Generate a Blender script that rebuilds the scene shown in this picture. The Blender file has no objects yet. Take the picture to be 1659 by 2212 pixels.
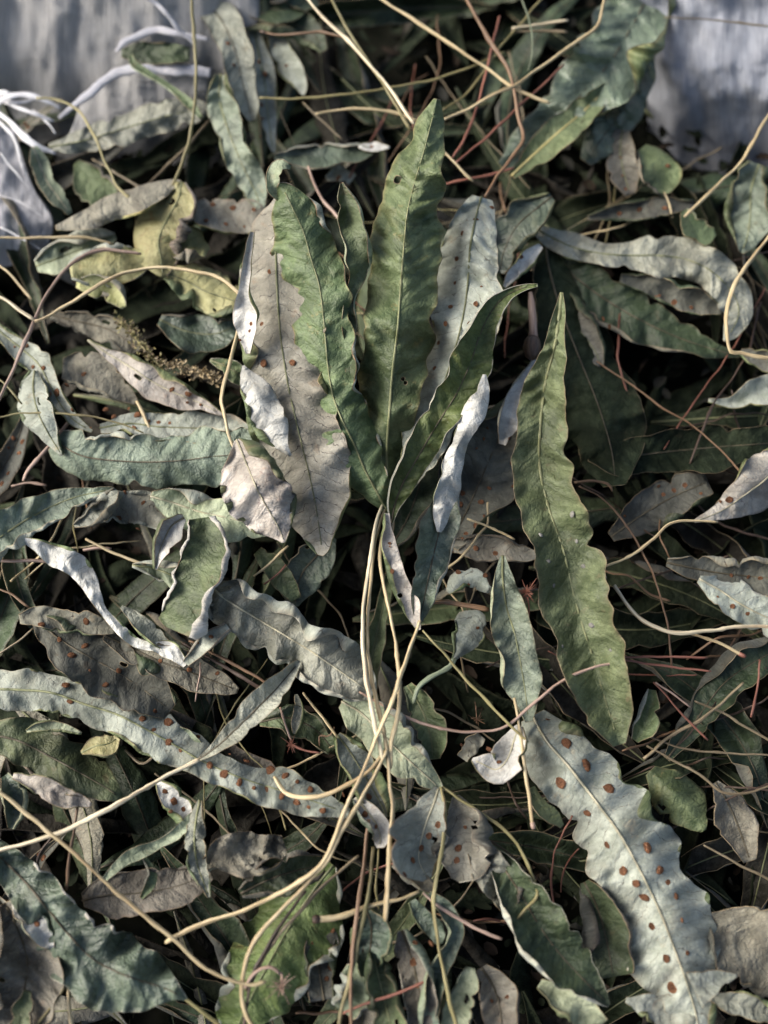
import bpy, math, random
import numpy as np
from mathutils import Vector, Matrix, noise
rnd = random.Random(7)
R = math.radians
sc = bpy.context.scene
col = sc.collection

# ---------------------------------------------------------------- camera, sky, sun, exposure
U = 0.000217                 # metres per layout unit (the frame is 1659 x 2212 units at the pile's mean level)
CX, CY, DIST, TILT = 829.5, 1106.0, 1800.0, R(20)
ct, st = math.cos(TILT), math.sin(TILT)
CAM = np.array([0.0, -DIST * st, DIST * ct])
cam_d = bpy.data.cameras.new('camera'); cam = bpy.data.objects.new('camera', cam_d); col.objects.link(cam)
sc.camera = cam
cam.location = CAM * U
cam.rotation_euler = (TILT, 0, 0)
cam_d.sensor_fit = 'VERTICAL'; cam_d.sensor_height = 36; cam_d.sensor_width = 27
cam_d.lens = 18 * DIST / 1106.0
cam_d.clip_start = 0.01; cam_d.clip_end = 60
cam_d.dof.use_dof = True
cam_d.dof.focus_distance = 1640 * U
cam_d.dof.aperture_fstop = 4.2
sc.render.resolution_x, sc.render.resolution_y = 768, 1024

SUN_EL, SUN_AZ = R(35), R(-80)          # azimuth measured from +Y (away from the camera) towards +X
w = bpy.data.worlds.new('World'); sc.world = w; w.use_nodes = True
nt = w.node_tree; sky = nt.nodes.new('ShaderNodeTexSky'); sky.sky_type = 'NISHITA'; sky.sun_disc = False
sky.sun_elevation = SUN_EL; sky.sun_rotation = SUN_AZ; sky.air_density = 1.0; sky.dust_density = 5.0; sky.ozone_density = 0.4
nt.links.new(sky.outputs[0], nt.nodes['Background'].inputs[0]); nt.nodes['Background'].inputs[1].default_value = 0.05
sd = bpy.data.lights.new('sun', 'SUN'); sd.energy = 1.4; sd.angle = R(42); sd.color = (1, 0.975, 0.94)
so = bpy.data.objects.new('sun', sd); col.objects.link(so)
sdir = Vector((math.sin(SUN_AZ) * math.cos(SUN_EL), math.cos(SUN_AZ) * math.cos(SUN_EL), math.sin(SUN_EL)))
so.rotation_euler = sdir.to_track_quat('Z', 'Y').to_euler()
sc.view_settings.view_transform = 'Standard'; sc.view_settings.look = 'None'
sc.view_settings.exposure = 1.75; sc.view_settings.gamma = 1
sc.cycles.max_bounces = 5; sc.cycles.diffuse_bounces = 3; sc.cycles.glossy_bounces = 2
sc.cycles.transparent_max_bounces = 4

# ---------------------------------------------------------------- helpers
def at(x, y, h):
    """point on the level h (layout units) that stands at x, y of the layout; arrays allowed"""
    dx = (np.asarray(x, float) - CX) / DIST; dy = -(np.asarray(y, float) - CY) / DIST
    wx = dx; wy = dy * ct + st; wz = dy * st - ct
    t = (np.asarray(h, float) - CAM[2]) / wz
    return np.stack([CAM[0] + t * wx, CAM[1] + t * wy, CAM[2] + t * wz], -1) * U

def n1(x, seed):
    return noise.noise(Vector((x, seed * 7.31 + 0.37, seed * 3.77)))
def n2(x, y, seed):
    return noise.noise(Vector((x, y, seed * 5.13 + .21)))
def n1a(xs, seed):
    return np.array([n1(float(v), seed) for v in xs])

def catmull(P, n):
    """n samples through the rows of P"""
    P = np.asarray(P, float); k = len(P)
    Q = np.vstack([2 * P[0] - P[1], P, 2 * P[-1] - P[-2]])
    d = np.linalg.norm(np.diff(P[:, :2], axis=0), axis=1) + 1e-6
    cum = np.concatenate([[0], np.cumsum(d)])
    s = np.linspace(0, cum[-1], n); out = np.empty((n, P.shape[1]))
    for i, v in enumerate(s):
        j = min(np.searchsorted(cum, v, side='right') - 1, k - 2); f = (v - cum[j]) / d[j]
        a, b, c, e = Q[j], Q[j + 1], Q[j + 2], Q[j + 3]
        out[i] = .5 * ((2 * b) + (-a + c) * f + (2 * a - 5 * b + 4 * c - e) * f * f + (-a + 3 * b - 3 * c + e) * f ** 3)
    return out, s

def tag(o, label, cat, group=None, kind=None):
    if label: o['label'] = label
    if cat: o['category'] = cat
    if group: o['group'] = group
    if kind: o['kind'] = kind
    return o
def empty(name, loc):
    o = bpy.data.objects.new(name, None); o.location = loc; o.empty_display_size = .01; col.objects.link(o); return o
def link(name, me, mats, parent=None, smooth=True):
    for m in mats: me.materials.append(m)
    if smooth: me.shade_smooth()
    o = bpy.data.objects.new(name, me); col.objects.link(o)
    if parent: o.parent = parent
    return o
def mesh(name, V, F):
    me = bpy.data.meshes.new(name); me.from_pydata([tuple(v) for v in V], [], [tuple(f) for f in F]); me.update(); return me

# ---------------------------------------------------------------- materials
class NT:
    def __init__(s, name):
        s.m = bpy.data.materials.new(name); s.m.use_nodes = True; s.t = s.m.node_tree
        s.b = s.t.nodes['Principled BSDF']; s.out = s.t.nodes['Material Output']
    def n(s, typ, **kw):
        x = s.t.nodes.new(typ)
        for k, v in kw.items():
            if hasattr(x, k): setattr(x, k, v)
        return x
    def l(s, a, b): s.t.links.new(a, b)
    def set(s, sock, v):
        if hasattr(v, 'links') or hasattr(v, 'is_linked'): s.l(v, sock)
        else: sock.default_value = v
    def math(s, op, a, b=0.0, c=0.0, clamp=False):
        x = s.n('ShaderNodeMath', operation=op, use_clamp=clamp)
        s.set(x.inputs[0], a); s.set(x.inputs[1], b)
        if op in ('MULTIPLY_ADD', 'SMOOTH_MIN', 'PINGPONG'): s.set(x.inputs[2], c)
        return x.outputs[0]
    def ramp(s, v, a, b, o0=0.0, o1=1.0):
        x = s.n('ShaderNodeMapRange', interpolation_type='SMOOTHSTEP'); s.set(x.inputs[0], v)
        for i, q in enumerate((a, b, o0, o1)): x.inputs[i + 1].default_value = q
        return x.outputs[0]
    def mix(s, f, a, b, bt='MIX'):
        x = s.n('ShaderNodeMix', data_type='RGBA', blend_type=bt); s.set(x.inputs[0], f)
        s.set(x.inputs[6], a if not isinstance(a, tuple) else (*a, 1)); s.set(x.inputs[7], b if not isinstance(b, tuple) else (*b, 1))
        return x.outputs[2]
    def noise(s, vec, scale, det=3.0, rough=.55, dist=0.0):
        x = s.n('ShaderNodeTexNoise'); x.inputs['Scale'].default_value = scale; x.inputs['Detail'].default_value = det
        x.inputs['Roughness'].default_value = rough; x.inputs['Distortion'].default_value = dist
        if vec is not None: s.l(vec, x.inputs['Vector'])
        return x.outputs[0]

def leaf_mat(name, c1, c2, vein, edge, rough=.6, spec=.35, sheen=0.0, transl=.12, vein_f=.5, bump=1.0, pits=0.0):
    s = NT(name)
    uv = s.n('ShaderNodeUVMap', uv_map='blade').outputs[0]; pr = s.n('ShaderNodeUVMap', uv_map='profile').outputs[0]
    oi = s.n('ShaderNodeObjectInfo').outputs['Random']
    sep = s.n('ShaderNodeSeparateXYZ'); s.l(uv, sep.inputs[0]); x, v = sep.outputs[0], sep.outputs[1]
    sp = s.n('ShaderNodeSeparateXYZ'); s.l(pr, sp.inputs[0]); a = sp.outputs[0]
    off = s.n('ShaderNodeVectorMath', operation='MULTIPLY_ADD')          # shift the pattern from leaf to leaf
    s.l(uv, off.inputs[0]); off.inputs[1].default_value = (1, 1, 1)
    cb = s.n('ShaderNodeCombineXYZ'); s.l(s.math('MULTIPLY', oi, 37.0), cb.inputs[2]); s.l(cb.outputs[0], off.inputs[2])
    co = off.outputs[0]
    big = s.noise(co, 1.7, 3); mid = s.noise(co, 6, 4, .6); fine = s.noise(co, 30, 4, .65)
    ax = s.math('ABSOLUTE', x)
    wob = s.math('MULTIPLY', s.math('SUBTRACT', s.noise(co, 3.2, 3), .5), .42)
    c = s.math('MULTIPLY', s.math('ADD', s.math('SUBTRACT', v, s.math('MULTIPLY', ax, .75)), wob), 3.3)
    fr = s.math('ABSOLUTE', s.math('SUBTRACT', s.math('FRACT', c), .5))      # 0 on the vein, .5 between
    vn = s.math('MULTIPLY', s.ramp(fr, .0, .045, 1, 0), s.ramp(mid, .38, .55))
    net = s.n('ShaderNodeTexVoronoi', feature='DISTANCE_TO_EDGE'); net.inputs['Scale'].default_value = 9; s.l(co, net.inputs['Vector'])
    netm = s.ramp(net.outputs[0], .0, .07, 1, 0)
    colr = s.mix(s.ramp(big, .35, .65), c1, c2)
    colr = s.mix(s.ramp(mid, .3, .75), colr, tuple(min(1, k * 1.22 + .01) for k in c2))
    patch = s.ramp(s.noise(co, .75, 4, .6, .6), .46, .60)
    colr = s.mix(s.math('MULTIPLY', patch, .6), colr, tuple(k * .52 for k in c1))
    warm = s.ramp(s.noise(co, 1.25, 5, .65, .3), .56, .66)
    colr = s.mix(s.math('MULTIPLY', warm, .28), colr, tuple((k + e) * .5 for k, e in zip(c2, edge)))
    colr = s.mix(s.math('MULTIPLY', s.ramp(fine, .45, .8), .45), colr, tuple(k * .55 for k in c1))
    colr = s.mix(s.math('MULTIPLY', netm, .13), colr, vein)
    colr = s.mix(s.math('MULTIPLY', vn, min(1, vein_f * 1.5)), colr, vein)
    colr = s.mix(s.math('MULTIPLY', s.ramp(s.math('ADD', a, s.math('MULTIPLY', mid, .25)), .95, 1.2), .55), colr, edge)
    blot = s.ramp(s.noise(co, 2.6, 5, .7), .60, .70)
    colr = s.mix(s.math('MULTIPLY', blot, .5), colr, edge)
    hs = s.n('ShaderNodeHueSaturation'); s.l(colr, hs.inputs['Color'])
    s.l(s.math('MULTIPLY_ADD', oi, .035, .4825), hs.inputs['Hue']); s.l(s.math('MULTIPLY_ADD', s.math('FRACT', s.math('MULTIPLY', oi, 7.7)), .35, .82), hs.inputs['Value'])
    colr = hs.outputs[0]
    if pits:
        vo = s.n('ShaderNodeTexVoronoi'); vo.inputs['Scale'].default_value = 4.2; s.l(co, vo.inputs['Vector']); vo.inputs['Randomness'].default_value = .8
        pm = s.ramp(vo.outputs[0], .12, .2, 1, 0); colr = s.mix(s.math('MULTIPLY', pm, pits), colr, tuple(k * .45 for k in c1))
    s.l(colr, s.b.inputs['Base Color'])
    s.l(s.math('MULTIPLY_ADD', mid, .3, rough - .12), s.b.inputs['Roughness']); s.b.inputs['Specular IOR Level'].default_value = spec
    if sheen: s.b.inputs['Sheen Weight'].default_value = sheen; s.b.inputs['Sheen Roughness'].default_value = .5
    # relief: quilting between veins, pits of the netted veins, puckers and felt
    hgt = s.math('MULTIPLY', s.math('MULTIPLY', s.ramp(fr, 0, .3), s.ramp(big, .35, .6)), .13)
    pv = s.n('ShaderNodeCombineXYZ'); s.l(s.math('MULTIPLY', c, .8), pv.inputs[0]); s.l(s.math('MULTIPLY', ax, 1.6), pv.inputs[1]); s.l(s.math('MULTIPLY', oi, 37.0), pv.inputs[2])
    puck = s.noise(pv.outputs[0], 1.7, 4, .55, .4)
    hgt = s.math('ADD', hgt, s.math('MULTIPLY', puck, .62)); hgt = s.math('ADD', hgt, s.math('MULTIPLY', mid, .26))
    hgt = s.math('ADD', hgt, s.math('MULTIPLY', s.ramp(net.outputs[0], 0, .2), .05))
    hgt = s.math('ADD', hgt, s.math('MULTIPLY', fine, .09))
    if pits: hgt = s.math('ADD', hgt, s.math('MULTIPLY', s.ramp(vo.outputs[0], .05, .3), -.5 * pits))
    bp = s.n('ShaderNodeBump'); bp.inputs['Strength'].default_value = .85; bp.inputs['Distance'].default_value = .0024 * bump
    s.l(hgt, bp.inputs['Height']); s.l(bp.outputs[0], s.b.inputs['Normal'])
    if transl:
        tr = s.n('ShaderNodeBsdfTranslucent'); s.l(colr, tr.inputs[0]); mx = s.n('ShaderNodeMixShader'); mx.inputs[0].default_value = transl
        s.l(s.b.outputs[0], mx.inputs[1]); s.l(tr.outputs[0], mx.inputs[2]); s.l(mx.outputs[0], s.out.inputs[0])
    return s.m

def stalk_mat(name, c1, c2, rough=.45):
    s = NT(name); uv = s.n('ShaderNodeUVMap', uv_map='blade').outputs[0]; oi = s.n('ShaderNodeObjectInfo').outputs['Random']
    mp = s.n('ShaderNodeMapping'); mp.inputs['Scale'].default_value = (7, .9, 1); s.l(uv, mp.inputs['Vector'])
    cb = s.n('ShaderNodeCombineXYZ'); s.l(s.math('MULTIPLY', oi, 31), cb.inputs[2]); s.l(cb.outputs[0], mp.inputs['Location'])
    streak = s.noise(mp.outputs[0], 3, 4); blob = s.noise(mp.outputs[0], .9, 4)
    c = s.mix(s.ramp(streak, .35, .65), c1, c2); c = s.mix(s.math('MULTIPLY', s.ramp(blob, .46, .66), .75), c, (c1[0] * .5, c1[1] * .4, c1[2] * .33))
    hs = s.n('ShaderNodeHueSaturation'); s.l(c, hs.inputs['Color']); s.l(s.math('MULTIPLY_ADD', oi, .4, .8), hs.inputs['Value'])
    s.l(hs.outputs[0], s.b.inputs['Base Color']); s.b.inputs['Roughness'].default_value = rough
    bp = s.n('ShaderNodeBump'); bp.inputs['Strength'].default_value = .5; bp.inputs['Distance'].default_value = .0006
    s.l(streak, bp.inputs['Height']); s.l(bp.outputs[0], s.b.inputs['Normal'])
    return s.m

TAN = (.30, .22, .12)
LM = {
 'green':  leaf_mat('green leaf face', (.080,.118,.048), (.170,.215,.102), (.04,.055,.02), (.30,.24,.10), .50, .45, 0, .16, .35, 1.0, .0),
 'vivid':  leaf_mat('fresh green leaf face', (.075,.120,.032), (.160,.215,.075), (.03,.05,.01), (.20,.15,.06), .48, .45, 0, .22, .4, 1.0),
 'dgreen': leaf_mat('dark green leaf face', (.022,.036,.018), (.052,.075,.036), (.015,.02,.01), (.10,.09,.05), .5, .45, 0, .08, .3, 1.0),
 'mgreen': leaf_mat('dull green leaf face', (.068,.096,.044), (.130,.165,.082), (.03,.04,.02), (.17,.14,.08), .52, .4, 0, .12, .35, 1.0),
 'mint':   leaf_mat('pale green leaf face', (.22,.27,.17), (.36,.41,.28), (.12,.13,.08), (.30,.27,.16), .55, .4, .05, .15, .35),
 'teal':   leaf_mat('blue green leaf face', (.058,.088,.060), (.135,.175,.125), (.03,.045,.035), (.13,.13,.09), .38, .7, 0, .1, .3, 1.25),
 'olive':  leaf_mat('olive yellow leaf face', (.25,.25,.10), (.40,.395,.20), (.12,.08,.03), (.28,.17,.06), .55, .35, 0, .2, .4),
 'silver': leaf_mat('silvery grey green leaf face', (.19,.20,.155), (.30,.31,.25), (.09,.09,.06), (.20,.17,.11), .5, .5, .1, .1, .4, 1.5),
 'pale':   leaf_mat('pale felted leaf underside', (.255,.285,.23), (.375,.405,.345), (.10,.09,.07), (.36,.30,.20), .75, .25, .25, .12, .55, .8),
 'white':  leaf_mat('whitish felted leaf underside', (.42,.42,.385), (.57,.57,.53), (.24,.21,.17), (.45,.38,.28), .75, .25, .3, .1, .4, .9),
 'dull':   leaf_mat('brownish grey leaf underside', (.155,.150,.115), (.235,.23,.185), (.045,.035,.03), (.24,.18,.11), .75, .25, .15, .12, .75, .8),
 'shade':  leaf_mat('shaded grey leaf underside', (.060,.062,.050), (.110,.112,.092), (.03,.025,.02), (.12,.09,.06), .75, .25, .1, .08, .5, .8),  # underside grey with shade darkened into the colour
 'sage':   leaf_mat('grey sage green leaf face', (.125,.160,.115), (.22,.265,.20), (.05,.07,.045), (.20,.18,.11), .5, .45, 0, .14, .35, 1.2),
 'beige':  leaf_mat('beige grey leaf underside', (.28,.27,.21), (.40,.385,.32), (.04,.03,.028), (.26,.19,.12), .7, .3, .2, .14, .85, .9),
 'mauve':  leaf_mat('mauve brown dried leaf', (.130,.120,.092), (.225,.210,.165), (.06,.045,.04), (.20,.14,.10), .7, .3, .15, .05, .4, 1.6),
 'shadegreen': leaf_mat('green leaf darkened for shade', (.010,.016,.008), (.026,.036,.018), (.01,.012,.006), (.04,.035,.02), .8, .12, 0, 0, .3, 1.0),  # leaf green darkened to stand for shade low in the pile
 'shadebrown': leaf_mat('grey brown leaf darkened for shade', (.022,.020,.016), (.045,.042,.034), (.012,.01,.008), (.05,.04,.03), .85, .1, 0, 0, .4, 1.0),  # dry leaf brown, likewise with the shade painted in
 'lilac':  leaf_mat('pinkish pale dried leaf', (.32,.295,.25), (.46,.435,.385), (.16,.12,.11), (.34,.25,.18), .7, .3, .2, .1, .45, 1.1),
}
RIMS = {k: stalk_mat(k + ' leaf margin', c, tuple(min(1, v * 1.3) for v in c), .6) for k, c in {
 'tan': (.20,.155,.09), 'brown': (.16,.09,.05), 'pale': (.42,.40,.32), 'dark': (.045,.035,.025)}.items()}
RIB = {'pale': stalk_mat('pale midrib', (.34,.33,.22), (.46,.43,.32)), 'green': stalk_mat('green midrib', (.17,.19,.09), (.26,.27,.14)),
       'dark': stalk_mat('dark midrib', (.07,.06,.035), (.12,.10,.06)), 'yellow': stalk_mat('yellow midrib', (.42,.36,.14), (.52,.46,.22))}
SM = {'tan': stalk_mat('straw stalk', (.44,.35,.19), (.60,.50,.31)), 'pale': stalk_mat('pale straw stalk', (.58,.50,.34), (.72,.64,.46), .4),
      'olive': stalk_mat('olive stalk', (.20,.18,.075), (.32,.28,.13)), 'red': stalk_mat('reddish stalk', (.19,.075,.05), (.30,.13,.09)),
      'brown': stalk_mat('brown stalk', (.15,.085,.045), (.26,.16,.09)), 'dark': stalk_mat('dark brown stalk', (.045,.028,.02), (.10,.065,.045)),
      'pink': stalk_mat('pinkish brown stalk', (.32,.22,.17), (.42,.31,.25)), 'green': stalk_mat('pale green stalk', (.16,.20,.13), (.26,.30,.20)),
      'dim': stalk_mat('dull straw stalk', (.15,.12,.07), (.24,.19,.12))}

def spot_mat():
    s = NT('rust spore patch'); oi = s.n('ShaderNodeObjectInfo').outputs['Random']; tc = s.n('ShaderNodeTexCoord').outputs['Object']
    n = s.noise(tc, 5, 5, .7); c = s.mix(s.ramp(n, .35, .65), (.38,.16,.08), (.64,.33,.19))
    hs = s.n('ShaderNodeHueSaturation'); s.l(c, hs.inputs['Color']); s.l(s.math('MULTIPLY_ADD', oi, .7, .6), hs.inputs['Value'])
    s.l(hs.outputs[0], s.b.inputs['Base Color']); s.b.inputs['Roughness'].default_value = .9; s.b.inputs['Specular IOR Level'].default_value = .1
    bp = s.n('ShaderNodeBump'); bp.inputs['Strength'].default_value = 1; bp.inputs['Distance'].default_value = .35; s.l(s.noise(tc, 9, 3), bp.inputs['Height']); s.l(bp.outputs[0], s.b.inputs['Normal'])
    return s.m
SPOT = spot_mat()
def spot_mesh(seed):
    V = [(0, 0, .20)]; F = []; K = 12
    for ri, (r, z) in enumerate(((.5, .19), (.85, .12), (1.0, -.30))):
        for k in range(K):
            a = 2 * math.pi * k / K; q = r * (1 + .32 * n2(math.cos(a) * 1.5, math.sin(a) * 1.5, seed))
            V.append((q * math.cos(a), q * math.sin(a), z + .08 * n2(a * 2, ri, seed)))
    for k in range(K): F.append((0, 1 + k, 1 + (k + 1) % K))
    for ri in range(2):
        for k in range(K):
            a, b = 1 + ri * K + k, 1 + ri * K + (k + 1) % K; F.append((a, a + K, b + K, b))
    me = mesh('spore_spot', V, F); me.materials.append(SPOT); me.shade_smooth(); return me
SPM = [spot_mesh(i) for i in range(8)]
BUMPM = stalk_mat('grey bump', (.12,.12,.10), (.24,.23,.22), .7)
BPM = []
for q_ in SPM:
    q2 = q_.copy(); q2.name = 'raised_bump'; q2.materials[0] = BUMPM; BPM.append(q2)

# ---------------------------------------------------------------- tubes (stalks, midribs)
def tube_mesh(name, C, rad, ref=None, sides=7, flat=1.0, groove=0.0):
    C = np.asarray(C, float); n = len(C); T = np.gradient(C, axis=0); T /= np.linalg.norm(T, axis=1)[:, None] + 1e-9
    V, F, UVv = [], [], []
    up = np.array([0, -st, ct]); d = np.concatenate([[0], np.cumsum(np.linalg.norm(np.diff(C, axis=0), axis=1))]) / U
    for i in range(n):
        a = np.cross(T[i], up); a /= np.linalg.norm(a) + 1e-9; b = np.cross(a, T[i])
        for k in range(sides):
            q = 2 * math.pi * k / sides; tw = d[i] / 90 + C[0][0] * 900; g = 1 - groove * max(0, math.cos(q + tw)) ** 3 + (.12 * math.cos(3 * (q + tw)) if groove else 0)
            V.append(C[i] + rad[i] * g * (a * math.cos(q) + b * math.sin(q) * flat)); UVv.append((k / sides, d[i] / 100))
    for i in range(n - 1):
        for k in range(sides):
            a, b = i * sides + k, i * sides + (k + 1) % sides; F.append((a, b, b + sides, a + sides))
    F.append(tuple(range(sides))[::-1]); F.append(tuple(range((n - 1) * sides, n * sides)))
    me = mesh(name, V, F); put_uv(me, 'blade', UVv); return me
def put_uv(me, name, vals):
    l = me.uv_layers.new(name=name); idx = np.empty(len(me.loops), dtype=np.int32); me.loops.foreach_get('vertex_index', idx)
    l.data.foreach_set('uv', np.asarray(vals, dtype=np.float32)[idx].ravel())

SEED = [0]
def stalk_pts(pts, h=None, wob=1.5):
    P = [(p[0], p[1], p[2] if len(p) > 2 else h) for p in pts]
    L = sum(math.dist(P[i][:2], P[i + 1][:2]) for i in range(len(P) - 1)); n = max(8, int(L / 9))
    S, d = catmull(P, n); SEED[0] += 1; sd_ = SEED[0]
    S[:, 0] += 1.5 * wob * n1a(d / 38, sd_) + .5 * n1a(d / 11, sd_ + 7); S[:, 1] += 1.5 * wob * n1a(d / 38, sd_ + 91) + .5 * n1a(d / 11, sd_ + 17); S[:, 2] += 2.5 * wob * n1a(d / 60, sd_ + 55)
    return at(S[:, 0], S[:, 1], S[:, 2]), d, n
def stalk(label, pts, r=3.2, mat='tan', h=150, r1=None, tip=None, group='loose leaf stalks lying over the pile', wob=1.5, name='dry_stalk', parent=None, cat='stalk'):
    C, d, n = stalk_pts(pts, h, wob); r1 = r if r1 is None else r1
    f = d / d[-1]; rad = (r * (1 - f) + r1 * f) * (1 + .22 * n1a(d / 26, SEED[0] + 12) + .12 * n1a(d / 8, SEED[0] + 13)) * U; rad *= 1 + .35 * np.exp(-((d - d[-1] * rnd.uniform(.2, .8)) / 5) ** 2)
    rad[-1] *= .7; base = C[0].copy()
    if parent is None:
        if tip is None:
            me = tube_mesh(name, C - base, rad, groove=.4, sides=12); o = link(name, me, [SM[mat]]); o.location = base; tag(o, label, cat, group); return o
        root = empty(name, base); tag(root, label, cat, group)
        link('stem', tube_mesh(name, C - base, rad, groove=.4, sides=12), [SM[mat]], root)
        k = max(2, int(n * .03)); E = C[-1] + (C[-1] - C[-2]) * .6
        link('cut_end', tube_mesh('cut_end', np.array([C[-2], C[-1], E]) - base, np.array([1.2, 1.35, 1.0]) * r1 * U), [SM[tip]], root)
        return root
    pb = np.array(parent.location); return link(name, tube_mesh(name, C - pb, rad, groove=.4, sides=12), [SM[mat]], parent)

# ---------------------------------------------------------------- leaves
def leaf(label, pts, top='green', back='pale', h=40, cup=.25, tilt=0., ruf=.16, rollL=0., rollR=0., rim='tan', rib='pale', ribr=2.4,
         spots=None, auto=0, stem=None, stemmat='tan', stemr=3, jag=1.0, und=14, bend=0, name='fern_leaf', cat='leaf', group=None, m=19, spr=8.0, crink=1.0, holes=None, fill=False, spotk=0, tv=1.1):
    SEED[0] += 1; sd_ = SEED[0]
    P = [(p[0], p[1], p[2], p[3] if len(p) > 3 else h) for p in pts]
    L = sum(math.dist(P[i][:2], P[i + 1][:2]) for i in range(len(P) - 1))
    n = max(14, min(110, int(L / (8 if not fill else 22)))); S, d = catmull(P, n)
    if fill: m = 9
    x, y, wd, hh = S.T; neg = np.array([p[2] for p in P]).min() < 0
    if not neg: wd = np.maximum(wd, 1.2)
    T = np.gradient(S[:, :2], axis=0); T /= np.linalg.norm(T, axis=1)[:, None] + 1e-9
    for _ in range(2): T[1:-1] = (T[:-2] + 2 * T[1:-1] + T[2:]) / 4
    T /= np.linalg.norm(T, axis=1)[:, None] + 1e-9
    N = np.stack([T[:, 1], -T[:, 0]], 1)          # left of travel on the page, with y pointing down
    s = np.linspace(-1, 1, m); s = np.sign(s) * np.abs(s) ** .85
    hh = hh + und * n1a(d / 130, sd_) + .35 * und * n1a(d / 45, sd_ + 5)
    nr = random.Random(sd_ + 5)
    mk = np.clip(.9 + 1.5 * n1a(d / 90, sd_ + 99), .25, 1.7)
    G = np.empty((n, m, 3)); PX = np.empty((n, m, 2)); UVb = np.empty((n, m, 2)); UVp = np.empty((n, m, 2))
    for side in (-1, 1):
        js = [j for j in range(m) if (s[j] < 0) == (side < 0) and (s[j] != 0 or side > 0)]
        rr = rollL if side < 0 else rollR
        if rr == 0 and not fill: rr = random.Random(sd_ * 2 + side).choice((0, .05, .12, .22, .34))
        e1 = 1 + jag * (.30 * n1a(d / 52, sd_ + 20 + side) + .08 * n1a(d / (14 + 10 * nr.random()), sd_ + 30 + side) + .05 * n1a(d / 6, sd_ + 36 + side))
        if not fill:
            for _ in range(nr.choice((0, 1, 1, 2, 3))): e1 = e1 * (1 - nr.uniform(.12, .42) * np.exp(-((d - nr.uniform(.1, .92) * d[-1]) / nr.uniform(3.5, 9)) ** 2))
        rt = np.clip(rr * (1 + 2.4 * n1a(d / 60, sd_ + 40 + side)), 0, .75) if rr > 0 else np.zeros(n)
        tl = tilt + tv * n1a(d / 150, sd_ + 81); cp = 1.45 * cup + .75 * n1a(d / 105, sd_ + 84 + side); ed = n1a(d / 34, sd_ + 60 + side) + .6 * n1a(d / 15, sd_ + 70 + side)
        for j in js:
            a = abs(s[j])
            for i in range(n):
                W = abs(wd[i]) * e1[i]; r_ = rt[i]; s0 = 1 - r_; lift = 0
                if r_ > .02 and a > s0:
                    phi = (a - s0) / r_ * 3.6; k = r_ / 3.6 * 1.35; offx = s0 + k * math.sin(phi); lift = k * (1 - math.cos(phi)) * 1.0
                    offx /= (s0 + k)
                else: offx = a / (s0 + r_ / 3.6 * 1.35) if r_ > .02 else a
                sg = side * (1 if wd[i] >= 0 else -1)
                px = x[i] + sg * -N[i, 0] * offx * W; py = y[i] + sg * -N[i, 1] * offx * W
                q = d[i] - a * W * .75
                z = hh[i] + W * (tl[i] * side * a + cp[i] * (a ** 1.3) + lift)
                z += W * ruf * a * a * ed[i] * 2.2
                z += crink * min(1, W / 25) * (1.3 * math.sin(q * .2 + 6 * n1(q / 60, sd_)) * min(1, a * 3) * (1 - .3 * a) + 15 * n2(px / 60, py / 60, sd_ + 7) + mk[i] * (5.0 * n2(q / 21, a * W / 48 * side, sd_) + 13 * (.25 - abs(n2(q / 30, a * W / 70 * side + px / 300, sd_ + 8))) + 2.6 * n2(q / 9, a * W / 26 * side, sd_ + 3)))
                if neg: z += (wd[i] * side * a) * .0
                G[i, j] = (px, py, z); PX[i, j] = (px, py)
                UVb[i, j] = (side * a * W / 100, d[i] / 100); UVp[i, j] = (a, d[i] / d[-1])
    W3 = at(G[..., 0], G[..., 1], G[..., 2]); base = W3[0, m // 2].copy()
    if name == 'fern_leaf': pass
    if not fill and not holes and nr.random() < .4:
        holes = []
        for _ in range(nr.choice((1, 1, 2, 3))):
            i = nr.randrange(n // 6, max(n // 6 + 1, n - n // 6)); j = nr.choice([q for q in range(3, m - 3) if abs(q - m // 2) > 1]); holes.append((PX[i, j, 0], PX[i, j, 1], nr.uniform(3, 6.5) * (1 if abs(wd[i]) > 25 else 0)))
    root = empty(name, base)
    V = (W3 - base).reshape(-1, 3); F = [(i * m + j, i * m + j + 1, (i + 1) * m + j + 1, (i + 1) * m + j) for i in range(n - 1) for j in range(m - 1)]
    # a traced side whose faces point down is turned over, so that the front material meets the camera
    k = n // 2 * m + m // 2; k2 = (n // 2 + 1) * m + m // 2
    kk = int(np.argmax(np.abs(wd)));  kk = min(kk, n - 2); A = V[kk * m + m // 2]; nn = np.cross(V[kk * m + m // 2 + 2] - A, V[(kk + 1) * m + m // 2] - A)
    if (nn[1] * -st + nn[2] * ct) < 0: F = [f[::-1] for f in F]
    if holes:
        keep = []
        for f in F:
            cx_ = np.mean([PX.reshape(-1, 2)[q] for q in f], axis=0)
            if not any(math.hypot(cx_[0] - hx, cx_[1] - hy) < hr for hx, hy, hr in holes): keep.append(f)
        F = keep
    me = mesh('leaf_blade', V, F); put_uv(me, 'blade', UVb.reshape(-1, 2)); put_uv(me, 'profile', UVp.reshape(-1, 2))
    o = link('leaf_blade', me, [LM[top], LM[back], RIMS[rim]], root)
    md = o.modifiers.new('thickness', 'SOLIDIFY'); md.thickness = 1.15 * U; md.offset = -1; md.material_offset = 1; md.material_offset_rim = 2; md.use_quality_normals = False
    if not fill and n > 6: md2 = o.modifiers.new('smooth', 'SUBSURF'); md2.levels = md2.render_levels = 1 if m >= 17 and L > 260 else 0
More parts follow.
